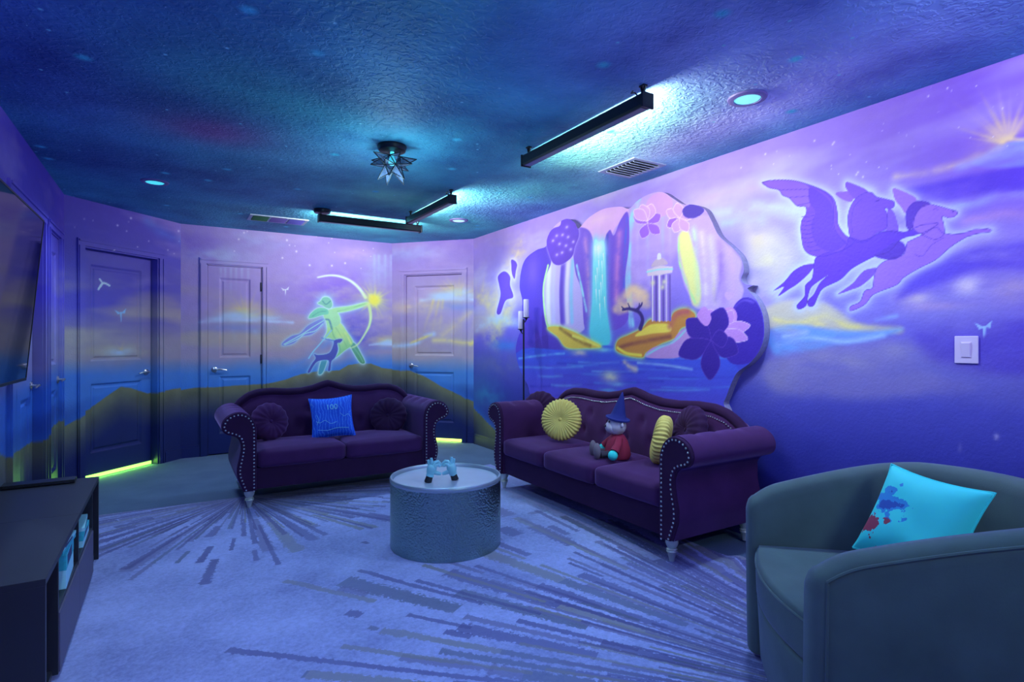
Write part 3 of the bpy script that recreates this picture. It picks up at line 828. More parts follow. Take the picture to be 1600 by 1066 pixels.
def petal(p, cx, cy, ang, L, w, col, line=None):
    a = R(ang); d = (math.cos(a), -math.sin(a)); n = (-d[1], d[0])
    pts = [(cx, cy)] + [(cx + d[0] * L * t + n[0] * w * q, cy + d[1] * L * t + n[1] * w * q) for t, q in ((.3, .7), (.6, 1), (.85, .6))] + [(cx + d[0] * L, cy + d[1] * L)] + [(cx + d[0] * L * t - n[0] * w * q, cy + d[1] * L * t - n[1] * w * q) for t, q in ((.85, .6), (.6, 1), (.3, .7))]
    p.poly(pts, col, 1, 1, True, 4)
    if line: p.stroke(pts + [pts[0]], 1.1, line, .9, .4)


for q in (Q((735, 140), (760, 80), (820, 62), (860, 100), (850, 150), (790, 180)),): pp.poly(q, (206, 156, 232), .95, 1.5)
for cx, cy, an in ((745, 205, (35, 150, 250, 320)),):
    c0 = Q((cx, cy))[0]
    for a in an: petal(pp, *c0, a, 25, 8, (158, 100, 224), (214, 180, 248))
    for a in (75, 110, 140): petal(pp, c0[0], c0[1] - 4, a, 27, 9, (212, 160, 236), (236, 206, 250))
c0 = Q((895, 180))[0]
for a in (150, 215, 250, 300, 20, 100): petal(pp, *c0, a, 24, 8, (206, 158, 238) if a != 215 else (158, 100, 224), (232, 204, 250))
pp.poly(Q((908, 140), (935, 118), (970, 116), (1008, 140), (985, 170), (940, 182), (912, 168)), (82, 62, 170), 1, 1)
dark = Q((1140, 600), (1185, 550), (1240, 560), (1275, 620), (1284, 720), (1262, 795), (1215, 850), (1130, 850), (1090, 760), (1140, 690))
pp.poly(dark, (70, 44, 178), 1, 1.5); pp.stroke(Q((1150, 590), (1190, 560), (1235, 570)), 4, (120, 96, 220), .7, .9)
pp.poly(Q((1100, 600), (1140, 595), (1160, 630), (1150, 665), (1110, 660), (1095, 630)), (214, 150, 240), 1, 1)
for a, L in ((60, 36), (10, 46), (-18, 44), (150, 30), (120, 38)): petal(pp, *Q((1085, 700))[0], a, L, 10, (206, 146, 236), (232, 196, 250))
for a, L, w in ((70, 54, 17), (140, 50, 17), (205, 56, 17), (268, 62, 15), (335, 46, 17), (10, 26, 14)): petal(pp, *Q((1040, 745))[0], a, L, w, (66, 38, 162), (96, 64, 190))
pp.poly(Q((975, 625), (1010, 590), (1040, 640), (1020, 680), (990, 660)), (206, 146, 236), 1, 1)
for a in (100, 60): petal(pp, *Q((1120, 560))[0], a, 14, 5, (206, 166, 240))

# ------------------------------------------------------------------ the room shell
OPEN = {                                  # door openings on each wall: (s0, s1, height)
    'left': [(5.67, 6.63, 2.04), (6.82, 7.32, 2.04)],
    'angled_left': [(0.17, 0.93, 2.04)],
    'back': [(0.235, 0.785, 2.04)],
    'angled_right': [(0.175, 0.945, 2.04)],
    'right': [], 'rear': [],
}


def lines(a, b, step, extra):
    n = max(2, int(round((b - a) / step)) + 1)
    v = np.linspace(a, b, n)
    keep = [x for x in v if all(abs(x - e) > step * 0.4 for e in extra) or x in (a, b)]
    return np.array(sorted(set([round(float(x), 5) for x in keep] + [round(e, 5) for e in extra])))


def build_wall(key, name, us, vs):
    w = WALLS[key]; op = OPEN[key]
    U, V = np.meshgrid(us, vs)
    nu, nv = len(us), len(vs)
    P = w.a[None, :] + U.reshape(-1, 1) * w.d[None, :]
    co = np.column_stack([P, V.reshape(-1)])
    i = np.arange(nu - 1)[None, :] + nu * np.arange(nv - 1)[:, None]
    uc = (us[:-1] + us[1:]) / 2; vc = (vs[:-1] + vs[1:]) / 2
    keep = np.ones((nv - 1, nu - 1), bool)
    for a, b, h in op: keep &= ~((uc[None, :] > a) & (uc[None, :] < b) & (vc[:, None] < h))
    i = i[keep]
    f = np.stack([i, i + 1, i + 1 + nu, i + nu], 1)
    me = bpy.data.meshes.new(name)
    me.vertices.add(len(co)); me.vertices.foreach_set('co', co.ravel())
    me.loops.add(f.size); me.loops.foreach_set('vertex_index', f.ravel().astype(np.int32))
    me.polygons.add(len(f)); me.polygons.foreach_set('loop_start', (np.arange(len(f)) * 4).astype(np.int32))
    me.update(calc_edges=True); me.validate()
    o = bpy.data.objects.new(name, me); COL.objects.link(o); me.materials.append(M['wall']); o['kind'] = 'structure'
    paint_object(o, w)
    return o


def edges_of(key): return [x for a, b, h in OPEN[key] for x in (a, b)]


zf = lambda st: lines(0, CEIL, st, [2.04])
walls = {}
us = np.concatenate([np.arange(0, 5.0, .1), lines(5.0, WALLS['left'].len, .014, edges_of('left'))])
walls['left'] = build_wall('left', 'wall_left', us, zf(.014))
walls['angled_left'] = build_wall('angled_left', 'wall_angled_left', lines(0, WALLS['angled_left'].len, .009, edges_of('angled_left')), zf(.009))
walls['back'] = build_wall('back', 'wall_back', lines(0, WALLS['back'].len, .006, edges_of('back')), zf(.006))
walls['angled_right'] = build_wall('angled_right', 'wall_angled_right', lines(0, WALLS['angled_right'].len, .008, edges_of('angled_right')), zf(.008))
us = np.concatenate([np.arange(0, 1.1, .009), np.arange(1.1, 3.3, .02), np.arange(3.3, 5.15, .0055), np.arange(5.15, WALLS['right'].len, .08), [WALLS['right'].len]])
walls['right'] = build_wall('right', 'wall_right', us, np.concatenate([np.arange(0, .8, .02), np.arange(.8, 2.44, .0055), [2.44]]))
WALLS['rear'].ops.append(sky_base((120, 90, 220), (130, 105, 226), (120, 110, 200), (80, 100, 210), 13))
walls['rear'] = build_wall('rear', 'wall_rear', lines(0, WALLS['rear'].len, .06, []), zf(.06))

# floor: grey carpet
m, nt, b = new_mat('grey_carpet'); L = nt.links
tc = nd(nt, 'ShaderNodeTexCoord')
n1_ = nd(nt, 'ShaderNodeTexNoise', Scale=220.0, Detail=2.0); n2_ = nd(nt, 'ShaderNodeTexNoise', Scale=3.0, Detail=4.0)
for q in (n1_, n2_): L.new(tc.outputs['Object'], q.inputs['Vector'])
ad = nd(nt, 'ShaderNodeMath', _operation='MULTIPLY_ADD'); L.new(n2_.outputs['Fac'], ad.inputs[0]); ad.inputs[1].default_value = .5; L.new(n1_.outputs['Fac'], ad.inputs[2])
cr = nt.nodes.new('ShaderNodeValToRGB'); cr.color_ramp.elements[0].position = .45; cr.color_ramp.elements[1].position = 1.0
cr.color_ramp.elements[0].color = rgb((86, 100, 128)); cr.color_ramp.elements[1].color = rgb((122, 138, 164))
L.new(ad.outputs[0], cr.inputs[0]); L.new(cr.outputs[0], b.inputs['Base Color']); b.inputs['Roughness'].default_value = .95; b.inputs['Specular IOR Level'].default_value = .1
bp = nd(nt, 'ShaderNodeBump', Strength=.6, Distance=.01); L.new(n1_.outputs['Fac'], bp.inputs['Height']); L.new(bp.outputs['Normal'], b.inputs['Normal'])
M['carpet'] = m
fl = MB().box(-1.2, 3.5, -1.7, 7.3, -.06, 0.0).build('floor', M['carpet'], kind='structure')

# ceiling: painted night sky on knock-down plaster
m, nt, b = new_mat('night_sky_plaster'); L = nt.links
at_ = nd(nt, 'ShaderNodeAttribute', _attribute_name='paint'); tc = nd(nt, 'ShaderNodeTexCoord')
nz = nd(nt, 'ShaderNodeTexNoise', Scale=1.6, Detail=5.0, Roughness=.55); L.new(tc.outputs['Object'], nz.inputs['Vector'])
cr = nt.nodes.new('ShaderNodeValToRGB'); e = cr.color_ramp.elements
e[0].position = .34; e[0].color = (.75, .85, 1.0, 1); e[1].position = .66; e[1].color = (1.9, 2.1, 1.7, 1)
L.new(nz.outputs['Fac'], cr.inputs[0])
mu = nt.nodes.new('ShaderNodeVectorMath'); mu.operation = 'MULTIPLY'; L.new(at_.outputs['Color'], mu.inputs[0]); L.new(cr.outputs[0], mu.inputs[1])
prev = mu.outputs[0]
for sc_, rad, keep_, colr in ((1.7, .085, .40, (0.10, 0.70, 0.85)), (2.9, .040, .5, (.30, .85, .95)), (9.0, .045, .70, (.45, .80, .95))):
    mp = nd(nt, 'ShaderNodeMapping'); mp.inputs['Scale'].default_value = (1, 1, 0); L.new(tc.outputs['Object'], mp.inputs['Vector'])
    vo = nd(nt, 'ShaderNodeTexVoronoi', Scale=sc_); vo.voronoi_dimensions = '2D'; L.new(mp.outputs[0], vo.inputs['Vector'])
    mr = nd(nt, 'ShaderNodeMapRange', _interpolation_type='SMOOTHERSTEP'); mr.inputs[1].default_value = 0; mr.inputs[2].default_value = rad; mr.inputs[3].default_value = 1; mr.inputs[4].default_value = 0
    L.new(vo.outputs['Distance'], mr.inputs[0])
    sp = nd(nt, 'ShaderNodeSeparateColor'); L.new(vo.outputs['Color'], sp.inputs[0])
    gt = nd(nt, 'ShaderNodeMath', _operation='GREATER_THAN'); L.new(sp.outputs[0], gt.inputs[0]); gt.inputs[1].default_value = keep_
    ml = nd(nt, 'ShaderNodeMath', _operation='MULTIPLY'); L.new(mr.outputs[0], ml.inputs[0]); L.new(gt.outputs[0], ml.inputs[1])
    mx = nt.nodes.new('ShaderNodeMix'); mx.data_type = 'RGBA'; L.new(ml.outputs[0], mx.inputs[0]); L.new(prev, mx.inputs[6]); mx.inputs[7].default_value = colr + (1,)
    prev = mx.outputs[2]
L.new(prev, b.inputs['Base Color']); b.inputs['Roughness'].default_value = .6; b.inputs['Specular IOR Level'].default_value = .3
nb = nd(nt, 'ShaderNodeTexNoise', Scale=32.0, Detail=2.5, Distortion=.6); L.new(tc.outputs['Object'], nb.inputs['Vector'])
rb = nt.nodes.new('ShaderNodeValToRGB'); rb.color_ramp.elements[0].position = .44; rb.color_ramp.elements[1].position = .58; L.new(nb.outputs['Fac'], rb.inputs[0])
bp = nd(nt, 'ShaderNodeBump', Strength=.38, Distance=.012); L.new(rb.outputs[0], bp.inputs['Height']); L.new(bp.outputs['Normal'], b.inputs['Normal'])
M['ceiling'] = m
gx = np.linspace(-.95, 3.3, 86); gy = np.linspace(-1.7, 7.0, 175)
ce = MB().grid(lambda i, j: (gx[i], gy[j], CEIL), 86, 175)
ce.v += [(gx[0], gy[0], CEIL + .06), (gx[-1], gy[0], CEIL + .06), (gx[-1], gy[-1], CEIL + .06), (gx[0], gy[-1], CEIL + .06)]
nq = 86 * 175; ce.f.append((nq, nq + 1, nq + 2, nq + 3))
ceil = ce.build('ceiling', M['ceiling'], kind='structure')
me = ceil.data; co = np.array([v.co[:] for v in me.vertices]); X, Y = co[:, 0], co[:, 1]
cc = np.tile(np.array((56., 104., 166.)), (len(X), 1))


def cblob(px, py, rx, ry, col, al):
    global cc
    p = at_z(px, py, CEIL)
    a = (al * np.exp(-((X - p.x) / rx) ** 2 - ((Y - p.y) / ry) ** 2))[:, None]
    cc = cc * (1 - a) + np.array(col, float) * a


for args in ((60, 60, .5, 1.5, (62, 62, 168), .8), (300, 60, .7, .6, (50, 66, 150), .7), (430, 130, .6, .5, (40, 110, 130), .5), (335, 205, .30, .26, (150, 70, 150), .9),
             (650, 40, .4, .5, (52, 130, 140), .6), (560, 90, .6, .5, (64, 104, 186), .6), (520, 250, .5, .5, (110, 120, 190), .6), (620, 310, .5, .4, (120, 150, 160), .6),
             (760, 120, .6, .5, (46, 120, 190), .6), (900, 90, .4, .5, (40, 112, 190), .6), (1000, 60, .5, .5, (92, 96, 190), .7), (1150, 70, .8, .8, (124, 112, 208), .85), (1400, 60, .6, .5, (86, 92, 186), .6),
             (1080, 210, .35, 1.2, (186, 140, 236), .85), (930, 240, .3, .5, (140, 190, 200), .6), (1010, 190, .25, .4, (150, 190, 214), .6), (850, 300, .3, .6, (96, 180, 196), .6), (800, 330, .5, .5, (110, 110, 220), .6),  # pale patches by the right-hand bars put their wash of light into the sky colours
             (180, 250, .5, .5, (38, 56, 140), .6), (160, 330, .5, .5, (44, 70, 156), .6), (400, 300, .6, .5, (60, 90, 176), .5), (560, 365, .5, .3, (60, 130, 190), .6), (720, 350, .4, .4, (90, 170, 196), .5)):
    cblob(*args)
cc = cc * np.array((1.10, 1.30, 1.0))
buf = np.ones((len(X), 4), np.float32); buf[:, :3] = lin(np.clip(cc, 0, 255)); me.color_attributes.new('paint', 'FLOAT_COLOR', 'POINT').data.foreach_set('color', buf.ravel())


# ------------------------------------------------------------------ doors with casings
def grid_face(x0, x1, z0, z1, step, fn):
    nx = max(2, int((x1 - x0) / step) + 1); nz_ = max(2, int((z1 - z0) / step) + 1)
    mb = MB(); xs = np.linspace(x0, x1, nx); zs = np.linspace(z0, z1, nz_)
    mb.grid(lambda i, j: (xs[i], fn(xs[i], zs[j]), zs[j]), nx, nz_)
    return mb


def plank(x0, x1, y0, y1, z0, z1, step=.03):            # a box cut finely enough to carry paint
    mb = MB(); n = [max(1, int(round((b - a) / step))) for a, b in ((x0, x1), (z0, z1))]
    xs = np.linspace(x0, x1, n[0] + 1); zs = np.linspace(z0, z1, n[1] + 1)
    mb.grid(lambda i, j: (xs[i], y0, zs[j]), n[0] + 1, n[1] + 1)
    mb.grid(lambda i, j: ((x0, x1)[i] if False else xs[0], (y0, y1)[i], zs[j]), 2, n[1] + 1)
    mb.grid(lambda i, j: (xs[-1], (y0, y1)[i], zs[j]), 2, n[1] + 1)
    mb.grid(lambda i, j: (xs[i], (y0, y1)[j], zs[0]), n[0] + 1, 2)
    mb.grid(lambda i, j: (xs[i], (y0, y1)[j], zs[-1]), n[0] + 1, 2)
    return mb


def make_door(num, key, s0, s1, h, recess, gap, handle_side, hinge_side, handle_flip=1, leaves=1, hinges=True, casing=.062):
    w = WALLS[key]
    root = empty('door_%d' % num); root.matrix_world = w.matrix(); root['kind'] = 'structure'
    painted = []
    # casing boards (they stand proud of the wall: local y is negative into the room)
    for nm, (a, b, z0, z1) in (('casing_side', (s0 - casing, s0, 0, h)), ('casing_side', (s1, s1 + casing, 0, h)), ('casing_head', (s0 - casing, s1 + casing, h, h + casing))):
        mb = plank(a, b, -.016, .0, z0, z1, .015)
        if nm == 'casing_side': mb.add(*(lambda q: (q.v, q.f))(plank(a + .008 if a < s0 else b - .024, a + .024 if a < s0 else b - .008, -.024, -.015, z0, z1, .02)))
        else: mb.add(*(lambda q: (q.v, q.f))(plank(a + .008, b - .008, -.024, -.015, z1 - .024, z1 - .008, .02)))
        painted.append(mb.build(nm, M['mouldings'], root))
    dp = recess + .09
    painted.append(plank(s0, s0 + .012, 0, dp, 0, h, .03).build('jamb', M['mouldings'], root))
    painted.append(plank(s1 - .012, s1, 0, dp, 0, h, .03).build('jamb', M['mouldings'], root))
    painted.append(plank(s0, s1, 0, dp, h - .012, h, .03).build('jamb', M['mouldings'], root))
    W = (s1 - s0 - .03) / leaves
    for lf in range(leaves):
        x0 = s0 + .015 + lf * W + (.002 if lf else 0); x1 = x0 + W - .003; top = h - .016
        mg = .105 if W > .4 else .07
        fields = [(x0 + mg, x1 - mg, .84 + .20, top - .125), (x0 + mg, x1 - mg, .225, .84)]

        def depth(x, z):
            d = 1.0
            v = 0
            for a, b_, c, e_ in fields:
                q = min(x - a, b_ - x, z - c, e_ - z)
                if q > 0: v = max(v, min(1, q / .016))
            return recess + .013 * v
        leaf = grid_face(x0, x1, gap, top, .008, depth)
        leaf.add(*(lambda q: (q.v, q.f))(plank(x0, x1, recess + .014, recess + .04, gap, top, .1)))
        lo = leaf.build('leaf', M['door'], root); painted.append(lo)
        for a, b_, c, e_ in fields:
            k = .030
            def raised(x, z, a=a, b_=b_, c=c, e_=e_, k=k):
                q = min(x - a - k, b_ - k - x, z - c - k, e_ - k - z)
                return recess + .0135 - .008 * min(1, max(0, q) / .012)
            painted.append(grid_face(a + k, b_ - k, c + k, e_ - k, .008, raised).build('panel', M['door'], lo))
    # lever handle
    hx = (s0 + .075) if handle_side == 'l' else (s1 - .075)
    sg = (1 if handle_side == 'l' else -1)
    ho = MB().lathe([(.0, -.001), (.030, -.001), (.030, .006), (.024, .010), (.011, .014), (.010, .045), (.0, .047)], 20, axis='y').build('handle', M['chrome'], root, smooth=True)
    ho.matrix_basis = Matrix.Translation((hx, recess, .915)) @ Matrix.Scale(-1, 4, (0, 1, 0))
    lv = MB().tube([(0, .040, 0), (.012 * sg, .046, .003), (.05 * sg, .047, .004), (.09 * sg, .046, -.002), (.115 * sg, .044, -.008)], [.010, .010, .008, .007, .006], 8).build('lever', M['chrome'], ho, smooth=True)
    if hinges:
        xh = s1 - .016 if hinge_side == 'r' else s0 + .016
        for z in (.22, 1.02, 1.82):
            MB().lathe([(.007, -.05), (.008, -.045), (.008, .045), (.007, .05)], 10, (xh, recess - .006, z)).build('hinge', M['hinge'], root, smooth=True)
    for o in painted: paint_object(o, w)
    return root


make_door(1, 'angled_left', *OPEN['angled_left'][0], .075, .030, 'r', 'l', hinges=False)
make_door(2, 'back', *OPEN['back'][0], .006, .012, 'l', 'r')
make_door(3, 'angled_right', *OPEN['angled_right'][0], .03, .034, 'l', 'r', hinges=False)
make_door(4, 'left', *OPEN['left'][0], .055, .012, 'r', 'l', leaves=2, hinges=False)
make_door(5, 'left', *OPEN['left'][1], .006, .012, 'r', 'l')


def baseboard(num_name, key, s0, s1):
    w = WALLS[key]; o = empty(num_name); o.matrix_world = w.matrix(); o['kind'] = 'structure'
    mb = plank(s0, s1, -.014, 0, 0, .10, .04); q = plank(s0, s1, -.009, 0, .10, .125, .04); mb.add(q.v, q.f)
    p = mb.build('board', M['mouldings'], o); paint_object(p, w)


for nm, key, s0, s1 in (('baseboard_angled_left', 'angled_left', 1.0, 1.2), ('baseboard_back_near_door', 'back', 0.0, .17), ('baseboard_back', 'back', .85, WALLS['back'].len), ('baseboard_angled_right', 'angled_right', 1.012, WALLS['angled_right'].len),
                        ('baseboard_right', 'right', 0.0, WALLS['right'].len), ('baseboard_left', 'left', 0.0, 5.6)):
    baseboard(nm, key, s0, s1)

# light of the next rooms seen through the gap below two doors
for key, nm, lab, col in (('angled_left', 'door_light_strip', 'bright green strip of light under the door nearest the media console', (150, 255, 70)), ('angled_right', 'door_light_strip', 'bright yellow-green strip of light under the door between the two sofas', (205, 255, 70))):
    w = WALLS[key]; a, b_, h = OPEN[key][0]
    o = plank(a + .02, b_ - .02, -.004, .006, .004, .034, .5).build(nm, mat_emit('under_door_light_' + key, col, 2.6))
    o.matrix_world = w.matrix(0, 0, -(.072 if key == 'angled_left' else .027)); tag(o, lab, 'light strip')
    ld = bpy.data.lights.new('under_door_lamp', 'AREA'); ld.shape = 'RECTANGLE'; ld.size = b_ - a - .06; ld.size_y = .03; ld.energy = 1.5; ld.color = tuple(lin(col))
    lo = bpy.data.objects.new('under_door_lamp', ld); COL.objects.link(lo)
    n = Vector((w.n[0], w.n[1], -.35)).normalized()
    orient(lo, w.world((a + b_) / 2, .03, -(.06 if key == 'angled_left' else .015)), -n)

# ------------------------------------------------------------------ raised scalloped panel on the right wall
OUT = [(812, 449), (814, 425), (821, 405), (838, 391), (853, 385), (855, 370), (868, 352), (885, 342), (898, 348), (904, 357), (919, 341), (942, 327), (969, 323), (983, 326), (996, 314), (1013, 304), (1034, 300), (1050, 309), (1066, 319), (1084, 320), (1101, 327), (1111, 344), (1123, 368), (1142, 385), (1157, 402), (1162, 422), (1158, 436), (1164, 444), (1176, 446), (1168, 452), (1182, 469), (1192, 493), (1194, 523), (1187, 547), (1172, 567), (1152, 582), (1142, 601), (1131, 628), (1115, 652), (900, 640), (836, 622), (824, 601), (811, 574), (806, 547), (811, 523), (820, 510), (816, 489), (816, 469)]
wp = WALLS['panel']
OP = np.array([wp.at(*p) for p in spline(OUT, 6)])
st = .0065
lo_, hi_ = OP.min(0), OP.max(0)
gu = np.arange(lo_[0] - st, hi_[0] + st, st); gv = np.arange(lo_[1] - st, hi_[1] + st, st)
U, V = np.meshgrid((gu[:-1] + gu[1:]) / 2, (gv[:-1] + gv[1:]) / 2)
keep = sd_poly(U.ravel(), V.ravel(), OP).reshape(U.shape) < 0
jj, ii = np.where(keep); nu = len(gu)
F4 = np.stack([jj * nu + ii, jj * nu + ii + 1, (jj + 1) * nu + ii + 1, (jj + 1) * nu + ii], 1)
used, inv = np.unique(F4, return_inverse=True); F4 = inv.reshape(-1, 4)
PT = np.stack([gu[used % nu], gv[used // nu]], 1)
ed = np.concatenate([F4[:, [0, 1]], F4[:, [1, 2]], F4[:, [2, 3]], F4[:, [3, 0]]])
key_ = np.sort(ed, 1); uq, first, cnt = np.unique(key_, axis=0, return_index=True, return_counts=True)
be = ed[first[cnt == 1]]; bv = np.unique(be)
for v in bv:                                   # pull the stair-stepped rim onto the smooth outline
    a = OP; b2_ = np.roll(OP, -1, 0); e_ = b2_ - a
    t = np.clip(((PT[v] - a) * e_).sum(1) / ((e_ ** 2).sum(1) + 1e-12), 0, 1); q = a + e_ * t[:, None]
    PT[v] = q[np.argmin(((q - PT[v]) ** 2).sum(1))]
wl = wp.a[None, :] + PT[:, :1] * wp.d[None, :]
front = np.column_stack([wl, PT[:, 1]])
mbp = MB(); mbp.v = [tuple(p) for p in front]; mbp.f = [tuple(int(k) for k in f) for f in F4]
panel = mbp.build('mural_panel', M['wall']); tag(panel, 'raised scalloped panel painted with a waterfall and lake above the long sofa', 'wall panel')
paint_object(panel, wp)
M['panel_edge'] = mat_plain('panel_edge_grey', (150, 140, 176), .8, noise=.3, nscale=60)
mbe = MB(); idx = {int(v): k for k, v in enumerate(bv)}; nb_ = len(bv)
mbe.v = [tuple(front[v]) for v in bv] + [(3.0995, front[v][1], front[v][2]) for v in bv]
mbe.f = [(idx[int(a)], idx[int(b_)], idx[int(b_)] + nb_, idx[int(a)] + nb_) for a, b_ in be]
mbe.build('edge', M['panel_edge'], panel)

# ------------------------------------------------------------------ ceiling fixtures
def area_lamp(name, loc, direction, sx, sy, watt, col, parent=None, spread=180):
    ld = bpy.data.lights.new(name, 'AREA'); ld.shape = 'RECTANGLE'; ld.size = sx; ld.size_y = sy; ld.energy = watt; ld.color = col; ld.spread = R(spread)
    o = bpy.data.objects.new(name, ld); COL.objects.link(o)
    orient(o, loc, -Vector(direction))
    if parent:
        mw = o.matrix_basis.copy(); o.parent = parent; o.matrix_parent_inverse = parent.matrix_basis.inverted(); o.matrix_basis = mw
    return o


M['bar_lens'] = mat_plain('frosted_bar_lens', (90, 96, 120), .3, noise=.03)


def light_bar(label, loc, rz, length, watt, col, dome=False, tint=(206, 200, 255), wire=True):
    """black wall-washer bar along local x, throwing its light towards local +y"""
    t = thing('light_bar', label, 'light fixture', loc, rz, 'light bars hung from the ceiling')
    h = length / 2
    b_ = MB(); pr_ = [(-.030, -.055), (.022, -.055), (.030, -.040), (.030, -.004), (.018, .010), (-.030, .010), (-.036, 0), (-.036, -.046)]
    b_.grid(lambda i, j: ((-h, h)[j], pr_[i][0], pr_[i][1]), 8, 2, close_u=True); b_.f += [tuple(range(8)), tuple(range(8, 16))]
    b_.build('housing', M['black_metal'], t)
    MB().box(-h + .02, h - .02, -.024, .016, -.0565, -.0545).build('lens', M['bar_lens'], t)
    MB().box(-h + .03, h - .03, .0298, .0315, -.036, -.008).build('emitter', mat_emit('bar_emitter', tint, 6.0), t)
    for sg in (-1, 1):
        MB().box(sg * h - .006, sg * h + .006, -.04, .034, -.06, .014).build('end_cap', M['black_metal'], t, bevel=.003)
    for sg in (-1, 1):
        if dome and sg < 0:
            MB().lathe([(.0, .06), (.075, .06), (.078, .045), (.070, .026), (.0, .024)], 24, (sg * h + .03, 0, 0)).build('canopy', M['black_metal'], t, smooth=True)
            MB().tube([(sg * h + .02, 0, .01), (sg * h + .02, 0, .03)], .004).build('hanger', M['black_metal'], t)
        else:
            m_ = MB().box(sg * (h - .03) - .016, sg * (h - .03) + .016, -.012, .012, .052, .06)
            m_.tube([(sg * (h - .03) - .012, 0, .055), (sg * (h - .03) - .006, 0, .03), (sg * (h - .03), 0, .006)], .006)
            m_.tube([(sg * (h - .03) + .012, 0, .055), (sg * (h - .03) + .006, 0, .03), (sg * (h - .03), 0, .006)], .006)
            m_.build('hanger', M['black_metal'], t)
    if wire:
        MB().tube([(h - .05, -.01, .008), (h - .06, -.025, .03), (h - .09, -.02, .04), (h - .10, 0, .059)], .0035, 6).build('cable', M['black_metal'], t, smooth=True)
    m4 = t.matrix_basis
    area_lamp('bar_lamp', m4 @ Vector((0, .034, -.022)), m4.to_3x3() @ Vector((0, 1, -.04)), length - .08, .03, watt, col, t)
    return t


ZB = CEIL - .06
light_bar('black light bar on the ceiling nearest the viewer, beside the big recessed light', (1.93, 2.47, ZB), R(-90), 1.06, *BAR_RIGHT)
light_bar('short black light bar on the ceiling between the star lantern and the far corner', (1.94, 4.58, ZB), R(-90), .95, *BAR_RIGHT)
light_bar('black light bar with a round canopy, facing the wall with the archer', (1.68, 5.38, ZB), 0, 1.0, *BAR_BACK, dome=True, wire=False)
light_bar('added black light bar, unseen on the ceiling behind the viewer, facing the horses', (1.93, .10, ZB), R(-90), 1.06, *BAR_REAR_ADDED)
light_bar('added black light bar, unseen on the ceiling behind the viewer, on the console side', (.45, .35, ZB), R(90), 1.06, *BAR_REAR_ADDED)

light_bar('added fill light bar, unseen on the ceiling at the wall behind the viewer', (1.55, -1.30, ZB), 0, 1.06, *BAR_FILL)
M['trim_ring'] = mat_plain('purple_grey_trim', (120, 110, 170), .5, noise=.05)


def downlight(label, x, y, tint, on=True):
    t = thing('recessed_light', label, 'ceiling light', (x, y, CEIL), 0, 'recessed ceiling lights')
    MB().lathe([(.062, -.003), (.065, -.012), (.082, -.012), (.092, -.008), (.095, -.001), (.06, -.001)], 32).build('trim_ring', M['trim_ring'], t, smooth=True)
    MB().lathe([(.0, -.012), (.058, -.010), (.063, -.005), (.063, -.002), (.0, -.002)], 32).build('lens', mat_emit('recessed_lens', tint, 0.9, (.3, .6, .7, 1)), t, smooth=True)
    ld = bpy.data.lights.new('recessed_lamp', 'SPOT'); ld.energy = DOWN[0] * 4; ld.color = DOWN[1]; ld.spot_size = R(150); ld.spot_blend = 1.0; ld.shadow_soft_size = .06
    o = bpy.data.objects.new('recessed_lamp', ld); COL.objects.link(o); o.parent = t; o.location = (0, 0, -.09)
    return t


downlight('glowing recessed light close to the nearest light bar', 2.475, 1.80, (120, 235, 235))
downlight('cyan recessed light near the door beside the media console', -.096, 5.10, (70, 225, 240))
downlight('pale recessed light in the far corner by the two light bars', 2.49, 5.13, (190, 235, 250))
downlight('recessed light in the ceiling corner above the viewer', -.096, 1.80, (120, 235, 235))

# star lantern
t = thing('star_lantern', 'star-shaped glass lantern with dark metal edges on the ceiling', 'ceiling light', (1.19, 3.40, CEIL))
MB().lathe([(.0, 0), (.088, 0), (.090, -.010), (.082, -.032), (.06, -.038), (.0, -.038)], 32).build('canopy', M['black_metal'], t, smooth=True)
mg_, nt, b = new_mat('lantern_glass'); b.inputs['Base Color'].default_value = rgb((110, 120, 150)); b.inputs['Roughness'].default_value = .2; b.inputs['Alpha'].default_value = .5
fr_bm = MB(); ctr = Vector((0, 0, -.100))
bmI = bmesh.new(); bmesh.ops.create_icosphere(bmI, subdivisions=1, radius=.062); pane_n = 0
for f in list(bmI.faces):
    nrm = f.normal.copy(); nrm = Matrix.Rotation(R(20), 3, 'Z') @ nrm
    if nrm.z > .65: continue
    vs_ = [Matrix.Rotation(R(20), 3, 'Z') @ v.co for v in f.verts]
    tip = ctr + nrm * (.145 + .012 * math.sin(f.index * 2.1)); tip.z = min(tip.z, -.006)
    vs_ = [ctr + v for v in vs_]
    for i in range(3):
        a, b_ = vs_[i], vs_[(i + 1) % 3]
        MB().add([a, b_, tip], [(0, 1, 2)]).build('pane', mg_, t)
        fr_bm.tube([a, tip], .0030, 5); fr_bm.tube([a, b_], .0030, 5)
bmI.free()
fr_bm.build('frame', M['black_metal'], t)
MB().lathe([(.0, -.125), (.016, -.120), (.024, -.105), (.022, -.09), (.012, -.07), (.012, -.037)], 16).build('bulb', mat_emit('lantern_bulb', (60, 215, 250), 1.6), t, smooth=True)
ld = bpy.data.lights.new('lantern_lamp', 'POINT'); ld.energy = STAR[0]; ld.color = STAR[1]; ld.shadow_soft_size = .10
o = bpy.data.objects.new('lantern_lamp', ld); COL.objects.link(o); o.parent = t; o.location = (0, 0, -.30)

